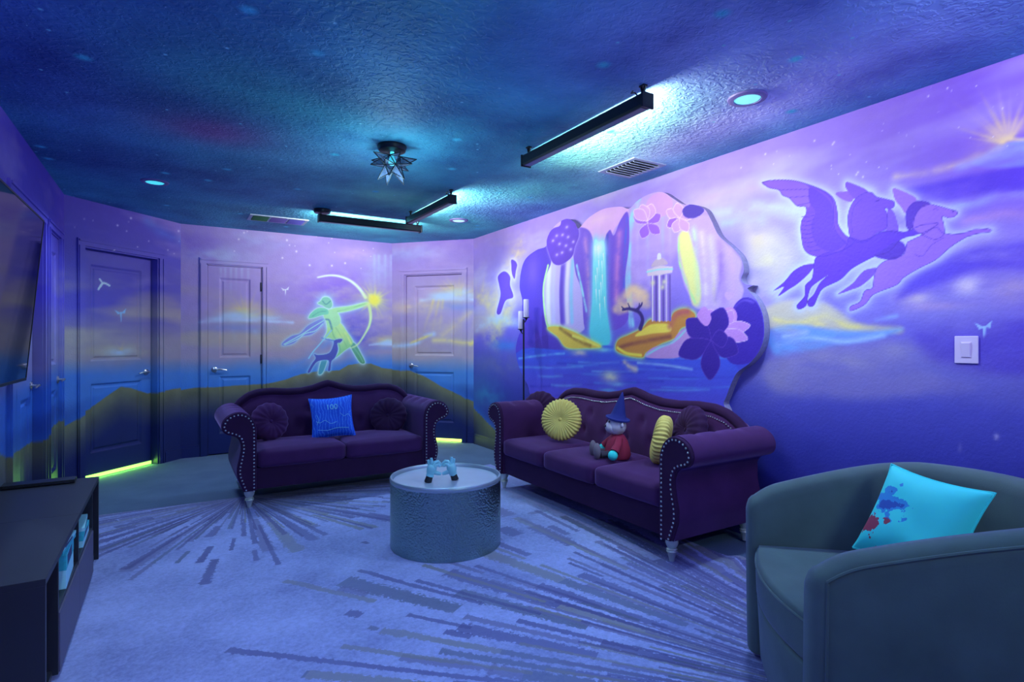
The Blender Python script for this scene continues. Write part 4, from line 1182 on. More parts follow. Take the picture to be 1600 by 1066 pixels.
# air vents
M['vent'] = mat_plain('pale_vent', (168, 186, 206), .45, noise=.05)
M['vent_dark'] = mat_plain('vent_shadow', (26, 30, 46), .8, noise=.05)
t = thing('ceiling_vent', 'slatted air vent in the ceiling by the raised panel', 'air vent', (2.78, 2.95, CEIL), 0, 'ceiling air vents')
MB().box(-.125, .125, -.16, .16, -.003, -.001).build('backing', M['vent_dark'], t)
f_ = MB()
for q in ((-.15, -.115, -.185, .185), (.115, .15, -.185, .185), (-.115, .115, -.185, -.155), (-.115, .115, .155, .185)): f_.box(*q, -.008, 0)
f_.build('frame', M['vent'], t)
for k in range(8):
    y = -.137 + k * .039
    s_ = MB().box(-.115, .115, -.014, .014, -.002, .002).build('slat', M['vent'], t); s_.location = (0, y, -.010); s_.rotation_euler = (R(35), 0, 0)
t = thing('ceiling_vent', 'wide three-panel air return in the ceiling near the archer wall', 'air vent', (.93, 6.05, CEIL), 0, 'ceiling air vents')
MB().box(-.25, .25, -.12, .12, -.003, -.001).build('backing', M['vent_dark'], t)
f_ = MB()
for q in ((-.27, -.24, -.14, .14), (.24, .27, -.14, .14), (-.24, .24, -.14, -.115), (-.24, .24, .115, .14), (-.09, -.07, -.115, .115), (.07, .09, -.115, .115)): f_.box(*q, -.009, 0)
f_.build('frame', M['vent'], t)
for x0, c in ((-.165, (60, 110, 90)), (0, (96, 84, 170)), (.165, (80, 80, 176))):
    for k in range(6):
        s_ = MB().box(-.073, .073, -.014, .014, -.0015, .0015).build('slat', mat_plain('vent_slat_tint', c, .5) if k == 0 else sl_m, t); sl_m = s_.data.materials[0]
        s_.location = (x0, -.096 + k * .0385, -.008); s_.rotation_euler = (R(30), 0, 0)

# light switch
w = WALLS['right']
t = thing('light_switch', 'pale rocker light switch plate below the little winged figure', 'light switch'); t.matrix_world = w.matrix(4.865, 1.18)
MB().box(-.045, .045, -.007, 0, -.0625, .0625).build('plate', M['plastic_white'], t, bevel=.003)
MB().box(-.020, .020, -.009, -.005, -.036, .036).build('rocker_frame', M['plastic_white'], t, bevel=.001)
ro = MB().box(-.017, .017, -.013, -.006, -.033, .033).build('rocker', M['plastic_white'], t, bevel=.002); ro.rotation_euler = (R(4), 0, 0)

# ------------------------------------------------------------------ rug
m, nt, b = new_mat('starburst_rug'); L = nt.links
tc = nd(nt, 'ShaderNodeTexCoord'); pale = rgb((196, 198, 214)); prev = None


def mth(op, a, b_=None, c=None):
    n = nd(nt, 'ShaderNodeMath', _operation=op)
    for i, v in enumerate((a, b_, c)):
        if v is None: continue
        if isinstance(v, (int, float)): n.inputs[i].default_value = v
        else: L.new(v, n.inputs[i])
    return n.outputs[0]


nz = nd(nt, 'ShaderNodeTexNoise', Scale=52.0, Detail=6.0, Roughness=.75); L.new(tc.outputs['Object'], nz.inputs['Vector'])
nbig = nd(nt, 'ShaderNodeTexNoise', Scale=2.2, Detail=4.0); L.new(tc.outputs['Object'], nbig.inputs['Vector'])
cr = nt.nodes.new('ShaderNodeValToRGB'); e = cr.color_ramp.elements
e[0].position = .30; e[0].color = rgb((118, 120, 174)); e[1].position = .62; e[1].color = rgb((182, 184, 238))
L.new(mth('MULTIPLY_ADD', nz.outputs['Fac'], .5, mth('MULTIPLY', nbig.outputs['Fac'], .5)), cr.inputs[0]); prev = cr.outputs[0]
sx = nd(nt, 'ShaderNodeSeparateXYZ'); L.new(tc.outputs['Object'], sx.inputs[0])
BURSTS = ((.50, 4.86, 64, .52, 1.75, .25, 1), (2.15, .70, 84, .55, 2.9, .5, 2))
for cx, cy, nb_, th_, rmax, rmin, sd in BURSTS:
    dx = mth('SUBTRACT', sx.outputs[0], cx); dy = mth('SUBTRACT', sx.outputs[1], cy)
    r_ = mth('SQRT', mth('ADD', mth('MULTIPLY', dx, dx), mth('MULTIPLY', dy, dy)))
    an = mth('ARCTAN2', dy, dx)
    for lay, (kk, seg) in enumerate(((1.0, 1.5), (1.9, 1.9), (3.1, 1.3))):
        af = mth('MULTIPLY', mth('ADD', an, 3.2), nb_ * kk / 6.2832); bi = mth('FLOOR', af)
        wn = nt.nodes.new('ShaderNodeTexWhiteNoise'); wn.noise_dimensions = '2D'
        cb = nt.nodes.new('ShaderNodeCombineXYZ'); L.new(bi, cb.inputs[0]); cb.inputs[1].default_value = sd * 3.7 + lay; L.new(cb.outputs[0], wn.inputs['Vector'])
        sg = mth('FLOOR', mth('MULTIPLY_ADD', r_, seg, mth('MULTIPLY', wn.outputs['Value'], 7.0)))
        w2_ = nt.nodes.new('ShaderNodeTexWhiteNoise'); w2_.noise_dimensions = '3D'
        c2 = nt.nodes.new('ShaderNodeCombineXYZ'); L.new(bi, c2.inputs[0]); L.new(sg, c2.inputs[1]); c2.inputs[2].default_value = sd + lay * 9.0; L.new(c2.outputs[0], w2_.inputs['Vector'])
        fr = mth('ABSOLUTE', mth('SUBTRACT', mth('FRACT', af), .5))
        inb = mth('LESS_THAN', mth('ADD', fr, mth('MULTIPLY', mth('SUBTRACT', nz.outputs['Fac'], .5), .9)), .30)
        fall = nd(nt, 'ShaderNodeMapRange'); fall.inputs[1].default_value = rmin; fall.inputs[2].default_value = rmax; fall.inputs[3].default_value = .92; fall.inputs[4].default_value = 0.0
        L.new(r_, fall.inputs[0])
        on = mth('LESS_THAN', w2_.outputs['Value'], mth('MULTIPLY', fall.outputs[0], (.95, .8, .7)[lay]))
        fac = mth('MULTIPLY', mth('MULTIPLY', inb, on), mth('MULTIPLY_ADD', nbig.outputs['Fac'], .9, mth('MULTIPLY_ADD', nz.outputs['Fac'], .7, -.12)))
        sc_ = nd(nt, 'ShaderNodeSeparateColor'); L.new(w2_.outputs['Color'], sc_.inputs[0])
        cm = nt.nodes.new('ShaderNodeValToRGB'); cm.color_ramp.interpolation = 'CONSTANT'; ce_ = cm.color_ramp.elements
        ce_[0].position = 0; ce_[0].color = rgb((92, 84, 140)); ce_[1].position = .45; ce_[1].color = rgb((120, 112, 158))
        for ps, cl in ((.7, (138, 132, 136)), (.86, (98, 100, 126))):
            q = ce_.new(ps); q.color = rgb(cl)
        L.new(sc_.outputs[1], cm.inputs[0])
        mx = nt.nodes.new('ShaderNodeMix'); mx.data_type = 'RGBA'; L.new(fac, mx.inputs[0]); L.new(prev, mx.inputs[6]); L.new(cm.outputs[0], mx.inputs[7]); prev = mx.outputs[2]
L.new(prev, b.inputs['Base Color']); b.inputs['Roughness'].default_value = .9; b.inputs['Specular IOR Level'].default_value = .15; b.inputs['Sheen Weight'].default_value = .15
bp = nd(nt, 'ShaderNodeBump', Strength=.35, Distance=.006); L.new(nz.outputs['Fac'], bp.inputs['Height']); L.new(bp.outputs['Normal'], b.inputs['Normal'])
M['rug'] = m
rx = np.linspace(-.62, 2.68, 133); ry = np.linspace(-1.0, 4.82, 234)


def crease(x, y, p, q, w_, h_):
    (ax, ay), (bx, by) = p, q; ex, ey = bx - ax, by - ay
    t_ = max(0, min(1, ((x - ax) * ex + (y - ay) * ey) / (ex * ex + ey * ey)))
    return h_ * math.exp(-(math.hypot(x - ax - ex * t_, y - ay - ey * t_) / w_) ** 2)


def rug_z(x, y):
    z = .012 + .0015 * math.sin(3.1 * x + 1.3 * y) * math.sin(2.3 * y - x)
    z += crease(x, y, (.82, 2.25), (1.02, 1.70), .016, .007) + crease(x, y, (.55, 4.2), (.75, 3.3), .05, .006) + crease(x, y, (.2, 3.0), (1.0, 2.85), .06, .006)
    z += crease(x, y, (.0, 2.6), (.12, 1.8), .05, .008) + crease(x, y, (.3, 3.9), (.35, 3.2), .03, .005)
    if x > 2.40 and 1.5 < y < 2.3: z += .030 * math.exp(-((y - 1.98) / .07) ** 2) * min(1, (x - 2.40) / .22) + .012 * math.exp(-((y - 1.78) / .05) ** 2) * min(1, (x - 2.40) / .2)
    return z


rm = MB(); nX, nY = len(rx), len(ry)
wob = lambda j: .012 * math.sin(ry[j] * 3.1) + .008 * math.sin(ry[j] * 7.7)
rm.grid(lambda i, j: (rx[i] + (wob(j) if i == nX - 1 else 0), ry[j], rug_z(rx[i], ry[j])), nX, nY)
rm.grid(lambda i, j: (rx[-1] + wob(i), ry[i], (rug_z(rx[-1], ry[i]), 0)[j]), nY, 2)
rm.grid(lambda i, j: (rx[i], ry[-1], (rug_z(rx[i], ry[-1]), 0)[j]), nX, 2)
rm.grid(lambda i, j: (rx[0], ry[i], (rug_z(rx[0], ry[i]), 0)[j]), nY, 2)
rug = rm.build('rug', M['rug'], smooth=True); tag(rug, 'large pale rug with dark starburst streaks on the grey carpet', 'rug')

# ------------------------------------------------------------------ rolled-arm sofas
ARM = [(0, .125), (0, .25), (0, .40), (0, .54), (.006, .60), (.028, .65), (.068, .687), (.115, .700), (.165, .690), (.208, .660), (.230, .615), (.224, .572), (.196, .545), (.160, .532), (.128, .515), (.110, .480), (.106, .43), (.118, .36), (.130, .30), (.128, .24), (.108, .18), (.088, .125)]
ARMS = spline(ARM, 3, False)


def crest(u):                     # u in -1..1 along the back
    a = abs(u)
    pts = [(0, .850), (.06, .838), (.16, .812), (.30, .792), (.45, .790), (.62, .800), (.76, .795), (.86, .770), (.94, .725), (1.0, .66)]
    return float(np.interp(a, [p[0] for p in pts], [p[1] for p in pts])) if a > 0 else .85


def make_sofa(name, label, loc, rz, inner, seats, nails_back):
    t = thing(name, label, 'sofa', loc, rz)
    hw = inner / 2; D = .74; V = M['velvet']
    # frame under the cushions
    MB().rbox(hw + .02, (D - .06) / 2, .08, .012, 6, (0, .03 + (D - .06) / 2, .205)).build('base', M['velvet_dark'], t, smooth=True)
    cw = inner / seats
    for k in range(seats):
        x = -hw + cw * (k + .5)
        MB().rbox(cw / 2 - .002, .27, .066, .035, 12, (x, .275, .345), (0.004, .008, .020)).build('seat_cushion', V, t, smooth=True, angle=60)
    # tufted back: one closed section swept along the crest line
    span = hw + .09; nu_ = 97
    tufts = []
    for row, z in enumerate((.50, .63)):
        n_ = seats * 2 + (0 if row else 1)
        for k in range(n_): tufts.append((-hw + inner * (k + .5) / n_, z))

    def section(u):
        zt = crest(u) - .012; pts = []
        for k in range(17):
            f_ = k / 16; z = .28 + (zt - .04 - .28) * f_
            pts.append([.555 + .055 * f_ - .020 * math.sin(math.pi * f_), z])
        for k in range(1, 6):
            a = math.pi * k / 6; pts.append([.675 - .065 * math.cos(a) + 0, zt - .04 + .04 * math.sin(a)])
        pts += [[.735, zt - .05], [.74, .45], [.74, .14]]
        return pts
    SEC = [section(-1 + 2 * i / (nu_ - 1)) for i in range(nu_)]; ns = len(SEC[0])

    def bp_(i, j):
        x = span * (-1 + 2 * i / (nu_ - 1)); y, z = SEC[i][j]
        if j <= 16:
            for tx, tz in tufts: y += .026 * math.exp(-((x - tx) ** 2 + (z - tz) ** 2) / .0011) - .010 * math.exp(-((x - tx) ** 2 + (z - tz) ** 2) / .012)
        return (x, y, z)
    bk = MB().grid(bp_, nu_, ns); bk.f += [tuple(j * nu_ for j in range(ns)), tuple(j * nu_ + nu_ - 1 for j in range(ns))]
    bo = bk.build('backrest', V, t, smooth=True, angle=60)
    for tx, tz in tufts:
        f_ = (tz - .28) / (.8 - .05 - .28)
        MB().ball((tx, .555 + .055 * f_ - .02 * math.sin(math.pi * f_) + .020, tz), (.013, .008, .013), 8, 5).build('button', M['velvet_dark'], bo, smooth=True)
    # padded rim along the crest and its nail line
    rim = [(span * u, .640, crest(u) - .016) for u in np.linspace(-1, 1, 81)]
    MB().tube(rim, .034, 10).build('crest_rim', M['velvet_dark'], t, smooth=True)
    if nails_back:
        nm = MB(); u = -.93
        while u < .93:
            nm.ball((span * u, .600, crest(u) - .062), .0052, 6, 4); u += .0165 / span
        nm.build('nailhead_row', M['stud'], t, smooth=True, kind='stuff')
    # arms
    for sg in (-1, 1):
        ny = 26; na = len(ARMS); at_t = [(.30, .17), (.30, .34), (.30, .51)]

        def ap(i, j):
            u, z = ARMS[i]; y = .022 + (D - .03 - .022) * j / (ny - 1); f_ = i / (na - 1)
            if .12 < f_ < .55:
                for ft, ty in at_t:
                    g = math.exp(-((f_ - ft) / .035) ** 2 - ((y - ty) / .022) ** 2); u += .0 * g; z -= .022 * g
                    g2 = math.exp(-((y - ty) / .010) ** 2) * (1 if f_ < .5 else 0) * math.exp(-((f_ - .3) / .16) ** 2); z -= .004 * g2
            return (sg * (hw + u), y, z)
        am = MB().grid(ap, na, ny); am.f += [tuple(range(na)), tuple((ny - 1) * na + k for k in range(na))]
        ao = am.build('arm', V, t, smooth=True, angle=50)
        c0 = ARMS.mean(0)
        # front facing panel, slightly inset, with nailheads round it
        ins = []
        for i in range(na):
            p0 = ARMS[max(i - 1, 0)]; p1 = ARMS[min(i + 1, na - 1)]; tg = (p1 - p0) / (np.linalg.norm(p1 - p0) + 1e-9); nr = np.array([tg[1], -tg[0]])
            ins.append(ARMS[i] + nr * .004)
        fp = MB(); q = np.array(ins)
        fp.v = [(sg * (hw + u), .0, z) for u, z in q] + [(sg * (hw + u), .026, z) for u, z in q]
        fp.f = [tuple(range(na))] + [(i, (i + 1) % na, (i + 1) % na + na, i + na) for i in range(na)]
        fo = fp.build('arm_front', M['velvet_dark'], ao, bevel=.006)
        nm = MB(); dist = 0; P_ = []
        for i in range(na):
            p0 = ARMS[max(i - 1, 0)]; p1 = ARMS[min(i + 1, na - 1)]; tg = (p1 - p0) / (np.linalg.norm(p1 - p0) + 1e-9); nr = np.array([tg[1], -tg[0]])
            P_.append(ARMS[i] + nr * .020)
        acc = 0.0
        for i in range(na - 1):
            a, b_ = P_[i], P_[i + 1]; l_ = np.linalg.norm(b_ - a)
            while acc <= l_:
                p_ = a + (b_ - a) * (acc / max(l_, 1e-9)); nm.ball((sg * (hw + p_[0]), -.001, p_[1]), (.0062, .004, .0062), 8, 4); acc += .0255
            acc -= l_
        nm.build('nailhead_row', M['stud'], ao, smooth=True, kind='stuff')
    # turned legs
    for sx_ in (-1, 1):
        for y in (.055, D - .06):
            MB().lathe([(.0, 0), (.013, 0), (.017, .02), (.024, .045), (.030, .055), (.026, .062), (.030, .067), (.022, .074), (.030, .088), (.036, .104), (.034, .118), (.036, .126), (.0, .126)], 20, (sx_ * (hw + .045), y, 0)).build('leg', M['leg'], t, smooth=True, angle=50)
    return t


make_sofa('loveseat', 'plum velvet two-seat rolled-arm sofa in front of the archer wall', (1.185, 4.43, .0125), 0, 1.29, 2, False)
make_sofa('long_sofa', 'plum velvet three-seat rolled-arm sofa along the wall with the raised panel', (2.300, 3.09, .0125), R(-90), 1.72, 3, True)

# ------------------------------------------------------------------ drum coffee table
m, nt, b = new_mat('hammered_metal'); L = nt.links
tc = nd(nt, 'ShaderNodeTexCoord'); vo = nd(nt, 'ShaderNodeTexVoronoi', Scale=105.0, _feature='SMOOTH_F1'); L.new(tc.outputs['Object'], vo.inputs['Vector'])
b.inputs['Base Color'].default_value = rgb((150, 176, 172)); b.inputs['Metallic'].default_value = 1.0; b.inputs['Roughness'].default_value = .28
bp = nd(nt, 'ShaderNodeBump', Strength=.7, Distance=.006, _invert=True); L.new(vo.outputs['Distance'], bp.inputs['Height']); L.new(bp.outputs['Normal'], b.inputs['Normal'])
M['hammered'] = m
M['table_rim'] = mat_plain('brushed_rim', (176, 190, 200), .4, .6, noise=.04)
M['table_top'] = mat_plain('pale_metal_tray', (190, 196, 214), .35, .25, noise=.10, nscale=10)
RT = .328
t = thing('coffee_table', 'round hammered-metal drum coffee table between the sofas', 'coffee table', (1.42, 3.10, .0125))
MB().lathe([(.0, .004), (RT - .012, .004), (RT, .0), (RT, .386), (RT - .004, .388), (RT - .012, .388), (RT - .016, .366), (.0, .366)], 96).build('drum', M['hammered'], t, smooth=True, angle=30)
rimp = [(RT - .018, .36), (RT + .003, .382), (RT + .004, .396), (RT - .001, .405), (RT - .008, .406), (RT - .014, .400), (RT - .016, .378)]
mb = MB(); mb.grid(lambda i, j: (rimp[j][0] * math.cos(2 * math.pi * i / 96), rimp[j][0] * math.sin(2 * math.pi * i / 96), rimp[j][1]), 96, len(rimp), close_u=True, close_v=True)
mb.build('rim', M['table_rim'], t, smooth=True, angle=50)
MB().lathe([(.0, .372), (RT - .017, .372), (RT - .017, .384), (.0, .384)], 96).build('tray_top', M['table_top'], t, smooth=True, angle=30)

# figurine: two gloved hands making a heart
M['glove'] = mat_plain('pale_blue_glaze', (150, 214, 226), .35, noise=.06)
M['cuff'] = mat_plain('black_glaze', (26, 26, 36), .4)
tp = Vector((1.42, 3.10, .0125 + .384))
c_ = at_z(690, 752, tp.z)
t = thing('hands_figurine', 'small figurine of two pale gloved hands joined in a heart', 'figurine', (c_.x, c_.y, tp.z), R(-18))
for sg in (-1, 1):
    dy = .012 * sg
    MB().tube([(sg * .082, dy, 0), (sg * .080, dy, .006), (sg * .068, dy * .5, .040)], [.021, .022, .019], 14).build('cuff', M['cuff'], t, smooth=True, angle=50)
    h_ = MB(); h_.tube([(sg * .070, dy * .5, .034), (sg * .067, dy * .5, .044)], .0235, 14)
    h_.tube([(sg * .069, dy * .5, .036), (sg * .065, 0, .050), (sg * .060, 0, .066), (sg * .056, 0, .084), (sg * .053, 0, .098)], [.019, .024, .029, .028, .018], 14)
    hand = h_.build('hand', M['glove'], t, smooth=True, angle=60)
    for pts, rr_ in (([(.066, .012, .086), (.072, .014, .108), (.076, .014, .126)], (.011, .0105, .0075)), ([(.056, .004, .092), (.057, .004, .116), (.060, .004, .138)], (.0115, .0105, .0075)),
                     ([(.048, -.004, .094), (.036, -.004, .114), (.022, -.002, .116), (.010, 0, .104), (.004, 0, .090)], (.0115, .011, .0105, .0095, .007)),
                     ([(.044, -.012, .082), (.034, -.014, .098), (.022, -.013, .100), (.010, -.010, .090)], (.011, .010, .0095, .007))):
        MB().tube([(sg * x, y, z) for x, y, z in pts], list(rr_), 10).build('finger', M['glove'], hand, smooth=True)
    MB().tube([(sg * .048, -.004, .060), (sg * .034, -.004, .052), (sg * .018, -.002, .047), (sg * .004, 0, .042)], [.014, .013, .0115, .008], 10).build('thumb', M['glove'], hand, smooth=True)

# ------------------------------------------------------------------ cushions
def round_pillow(name, label, group, loc, normal, rad, thick, mat, pleats, depth, dimple, roll=0.0, flute=False, up=(0, 0, 1)):
    t = thing(name, label, 'cushion', group=group)
    n = pleats * 6; prof = []
    K = 22
    for k in range(K + 1):
        a = math.pi * k / K - math.pi / 2           # from back centre to front centre
        r_ = math.cos(a) ** .62 * rad; z = math.sin(a); z = math.copysign(abs(z) ** .8, z) * thick
        prof.append((max(r_, .001), z, a))

    def pp_(i, j):
        th = 2 * math.pi * i / n; r_, z, a = prof[j]
        f_ = r_ / rad
        wav = math.sin(pleats * th + (0.9 * math.sin(3 * a) if flute else .35 * math.sin(2 * th)))
        amp = depth * f_ ** .6 * min(1, f_ * 1.6) * (1.0 if not flute else 1.15)
        sgn = 1 if z >= 0 else -1
        z2 = z + sgn * amp * wav * abs(math.sin(a)) ** .5 - sgn * dimple * math.exp(-(f_ / .22) ** 2) * (1 if abs(z) > .02 else 0)
        r2 = r_ + amp * wav * math.cos(a) ** 2
        return (r2 * math.cos(th), r2 * math.sin(th), z2)
    MB().grid(pp_, n, K + 1, close_u=True).build('cover', mat, t, smooth=True, angle=80)
    MB().ball((0, 0, thick - dimple + .003), (.016, .016, .009), 12, 6).build('button', mat, t, smooth=True)
    orient(t, loc, normal, up, roll)
    return t


def square_pillow(name, label, loc, normal, half, thick, mat, group=None, roll=0.0, up=(0, 0, 1), sag=0.0, painter=None):
    t = thing(name, label, 'cushion', group=group); n = 41

    def sp_(sgn):
        def fn(i, j):
            u = -1 + 2 * i / (n - 1); v = -1 + 2 * j / (n - 1)
            x = u * half * (1 - .10 * (1 - v * v)); y = v * half * (1 - .10 * (1 - u * u))
            h_ = thick * ((1 - u ** 4) * (1 - v ** 4)) ** .62
            h_ += .004 * math.sin(5 * u + 2 * v) * math.sin(4 * v - u) * (1 - u * u) * (1 - v * v)
            y -= sag * (1 - u * u) * max(0, v) ** 2
            return (x, y, sgn * h_)
        return fn
    fr = MB().grid(sp_(1), n, n).build('front', mat, t, smooth=True, angle=80)
    MB().grid(sp_(-1), n, n).build('back', mat, t, smooth=True, angle=80)
    edge = [sp_(1)(i, 0) for i in range(n)] + [sp_(1)(n - 1, j) for j in range(1, n)] + [sp_(1)(i, n - 1) for i in range(n - 2, -1, -1)] + [sp_(1)(0, j) for j in range(n - 2, 0, -1)]
    MB().tube(edge + [edge[0]], .0035, 6).build('seam', mat, t, smooth=True)
    orient(t, loc, normal, up, roll)
    return t


P = 'round plum cushions'
p = at_y(421, 659, 4.84)
round_pillow('round_cushion', 'round plum cushion with a deep centre button by the door-side arm of the loveseat', P, p, (.34, -1, .22), .150, .055, M['velvet'], 16, .0028, .030)
p = at_y(598, 652, 4.88)
round_pillow('round_cushion', 'round plum cushion at the end of the loveseat next to the far door', P, (1.66, 4.84, p.z + .015), (-.62, -1, .30), .160, .050, M['velvet_dark'], 16, .0028, .030)
# blue square cushion on the loveseat
m, nt, b = new_mat('cobalt_print'); L = nt.links
tc = nd(nt, 'ShaderNodeTexCoord'); wv = nd(nt, 'ShaderNodeTexWave', Scale=14.0, Distortion=9.0, Detail=3.0); L.new(tc.outputs['Object'], wv.inputs['Vector'])
cr = nt.nodes.new('ShaderNodeValToRGB'); e = cr.color_ramp.elements; e[0].position = .0; e[0].color = rgb((20, 90, 235)); e[1].position = .985; e[1].color = rgb((30, 112, 250)); q = e.new(1.0); q.color = rgb((130, 200, 255))
L.new(wv.outputs['Fac'], cr.inputs[0]); L.new(cr.outputs[0], b.inputs['Base Color']); b.inputs['Roughness'].default_value = .7
M['cobalt'] = m
bp_loc = at_y(519, 652, 4.76)
blue = square_pillow('square_cushion', 'bright blue square cushion standing in the middle of the loveseat', bp_loc, (-.18, -1, .30), .172, .060, M['cobalt'], roll=R(4))
fd = bpy.data.curves.new('anniversary_number', 'FONT'); fd.body = '100'; fd.size = .062; fd.align_x = 'CENTER'; fd.extrude = .0006
fo = bpy.data.objects.new('tmp_text', fd); COL.objects.link(fo)
dg = bpy.context.evaluated_depsgraph_get(); tm = bpy.data.meshes.new_from_object(fo.evaluated_get(dg)); COL.objects.unlink(fo); bpy.data.objects.remove(fo)
M['print_pale'] = mat_plain('pale_print', (150, 235, 250), .6, noise=.03)
for v in tm.vertices:
    u_, v_ = v.co.x / .172, (v.co.y + .055) / .172
    v.co = (v.co.x, v.co.y + .055, .060 * ((1 - u_ ** 4) * (1 - v_ ** 4)) ** .62 + .005 + v.co.z)
link('number_print', tm, M['print_pale'], blue, label='pale number 100 printed near the top')
for k, (pts, wd) in enumerate((([(-.13, -.03), (-.10, -.045), (-.06, -.03), (-.02, -.06), (.03, -.05)], .0016), ([(-.12, -.10), (-.05, -.112), (.03, -.10), (.12, -.108)], .0018), ([(.06, .02), (.09, -.01), (.12, .005), (.14, -.02)], .0013), ([(-.12, .02), (-.11, -.02), (-.125, -.06)], .0013))):
    zz = lambda x, y: .060 * ((1 - (x / .172) ** 4) * (1 - (y / .172) ** 4)) ** .62 + .004
    MB().tube([(x, y, zz(x, y)) for x, y in spline(pts, 5, False)], wd, 5).build('line_print', M['print_pale'], blue)

# on the long sofa (it faces -x)
p = at_x(853, 647, 2.82)
round_pillow('round_cushion', 'round plum cushion half hidden behind the yellow one facing the room', P, (2.74, p.y - .02, .615), (-.85, -.42, .26), .172, .055, M['velvet_dark'], 18, .0026, .028)
p = at_x(877, 656, 2.60)
Yg = 'round pleated yellow cushions'
round_pillow('round_cushion', 'round pleated yellow cushion facing the room at the far end of the long sofa', Yg, p, (-.80, -.58, .22), .160, .050, M['yellow_velvet'], 34, .0034, .022, flute=True)
round_pillow('round_cushion', 'round pleated yellow cushion seen edge-on, leaning on the near arm of the long sofa', Yg, (2.66, 2.555, .595), (-.62, .75, .20), .152, .055, M['yellow_velvet'], 34, .0040, .022, flute=True)
round_pillow('round_cushion', 'round plum cushion behind the near arm of the long sofa', P, (2.80, 2.45, .655), (-.85, .30, .25), .160, .055, M['velvet_dark'], 18, .0026, .028)

# plain soft toy in a red robe and blue pointed cap
base = at_x(958, 712, 2.56)
t = thing('soft_toy', 'seated soft toy in a red robe and dark blue pointed cap on the long sofa', 'soft toy', (2.60, base.y + .0, .428), R(-90 - 25)); t.scale = (1.12, 1.12, 1.12)
M['toy_face'] = mat_plain('cream_plush', (206, 196, 214), .9, noise=.1, bump=.1, bscale=200); M['toy_fur'] = mat_plain('brown_plush', (66, 54, 70), .9, noise=.15, bump=.1, bscale=200)
M['toy_red'] = mat_plain('red_felt', (150, 30, 66), .85, noise=.15); M['toy_blue'] = mat_plain('navy_felt', (28, 36, 120), .85, noise=.12); M['toy_cyan'] = mat_plain('glowing_cyan_plush', (60, 240, 235), .8, noise=.06); M['toy_sole'] = mat_plain('grey_brown_felt', (124, 108, 122), .9, noise=.1)
MB().lathe([(.0, 0), (.072, 0), (.080, .02), (.074, .06), (.060, .105), (.042, .135), (.030, .145), (.0, .147)], 24).build('robe', M['toy_red'], t, smooth=True)
hd = MB().ball((0, -.006, .195), (.062, .058, .058), 20, 12).build('head', M['toy_face'], t, smooth=True)
MB().ball((0, -.040, .186), (.044, .036, .038), 16, 10).build('muzzle', M['toy_face'], hd, smooth=True)
MB().ball((0, -.076, .194), (.011, .008, .008), 10, 6).build('nose', M['toy_fur'], hd, smooth=True)
for sg in (-1, 1):
    MB().ball((sg * .022, -.060, .222), (.006, .004, .007), 8, 6).build('eye', M['toy_fur'], hd, smooth=True)
    MB().ball((sg * .064, .008, .205), (.012, .010, .016), 10, 6).build('ear', M['toy_face'], hd, smooth=True)
    MB().tube([(sg * .045, -.005, .118), (sg * .085, -.025, .088), (sg * .104, -.050, .055)], [.024, .024, .028], 12).build('sleeve', M['toy_red'], t, smooth=True)
    MB().ball((sg * .110, -.062, .036), (.026, .030, .030), 12, 8).build('paw', M['toy_cyan'], t, smooth=True)
    MB().tube([(sg * .036, -.05, .030), (sg * .046, -.12, .030)], .020, 10).build('leg', M['toy_fur'], t, smooth=True)
    MB().ball((sg * .048, -.140, .050), (.030, .022, .050), 14, 10).build('foot', M['toy_sole'], t, smooth=True)
cp = MB().lathe([(.0, .0), (.066, .0), (.066, .012), (.050, .018), (.040, .045), (.028, .090), (.014, .140), (.003, .170), (.0, .172)], 24).build('cap', M['toy_blue'], t, smooth=True, angle=50)
cp.location = (0, .0, .232); cp.rotation_euler = (R(-8), R(8), 0)
MB().lathe([(.062, -.002), (.074, .002), (.074, .010), (.062, .014)], 24).build('brim', M['toy_blue'], cp, smooth=True)

# ------------------------------------------------------------------ floor lamp with two frosted tubes
q = at_x(823, 500, 2.965)
t = thing('floor_lamp', 'thin black floor lamp with two white tube shades behind the long sofa', 'lamp', (2.93, q.y, 0))
MB().lathe([(.0, 0), (.11, 0), (.112, .008), (.105, .016), (.012, .022), (.0, .022)], 28).build('base', M['black_metal'], t, smooth=True, angle=50)
MB().tube([(0, 0, .02), (0, 0, 1.43)], .0085, 10).build('pole', M['black_metal'], t, smooth=True)
M['tube_glass'] = mat_plain('frosted_tube', (216, 206, 240), .3, noise=.03)
for dy, z0 in ((-.045, 1.445), (.050, 1.335)):
    MB().tube([(0, 0, z0 - .045), (0, dy * .6, z0 - .04), (0, dy, z0 - .02)], .005, 8).build('branch', M['black_metal'], t, smooth=True)
    MB().lathe([(.0, -.022), (.008, -.022), (.012, -.008), (.034, 0), (.034, .003), (.0, .003)], 20, (0, dy, z0)).build('cup', M['black_metal'], t, smooth=True, angle=50)
    MB().lathe([(.0, .002), (.025, .002), (.0265, .006), (.0265, .172), (.024, .176), (.0, .176)], 20, (0, dy, z0)).build('tube_shade', M['tube_glass'], t, smooth=True, angle=50)

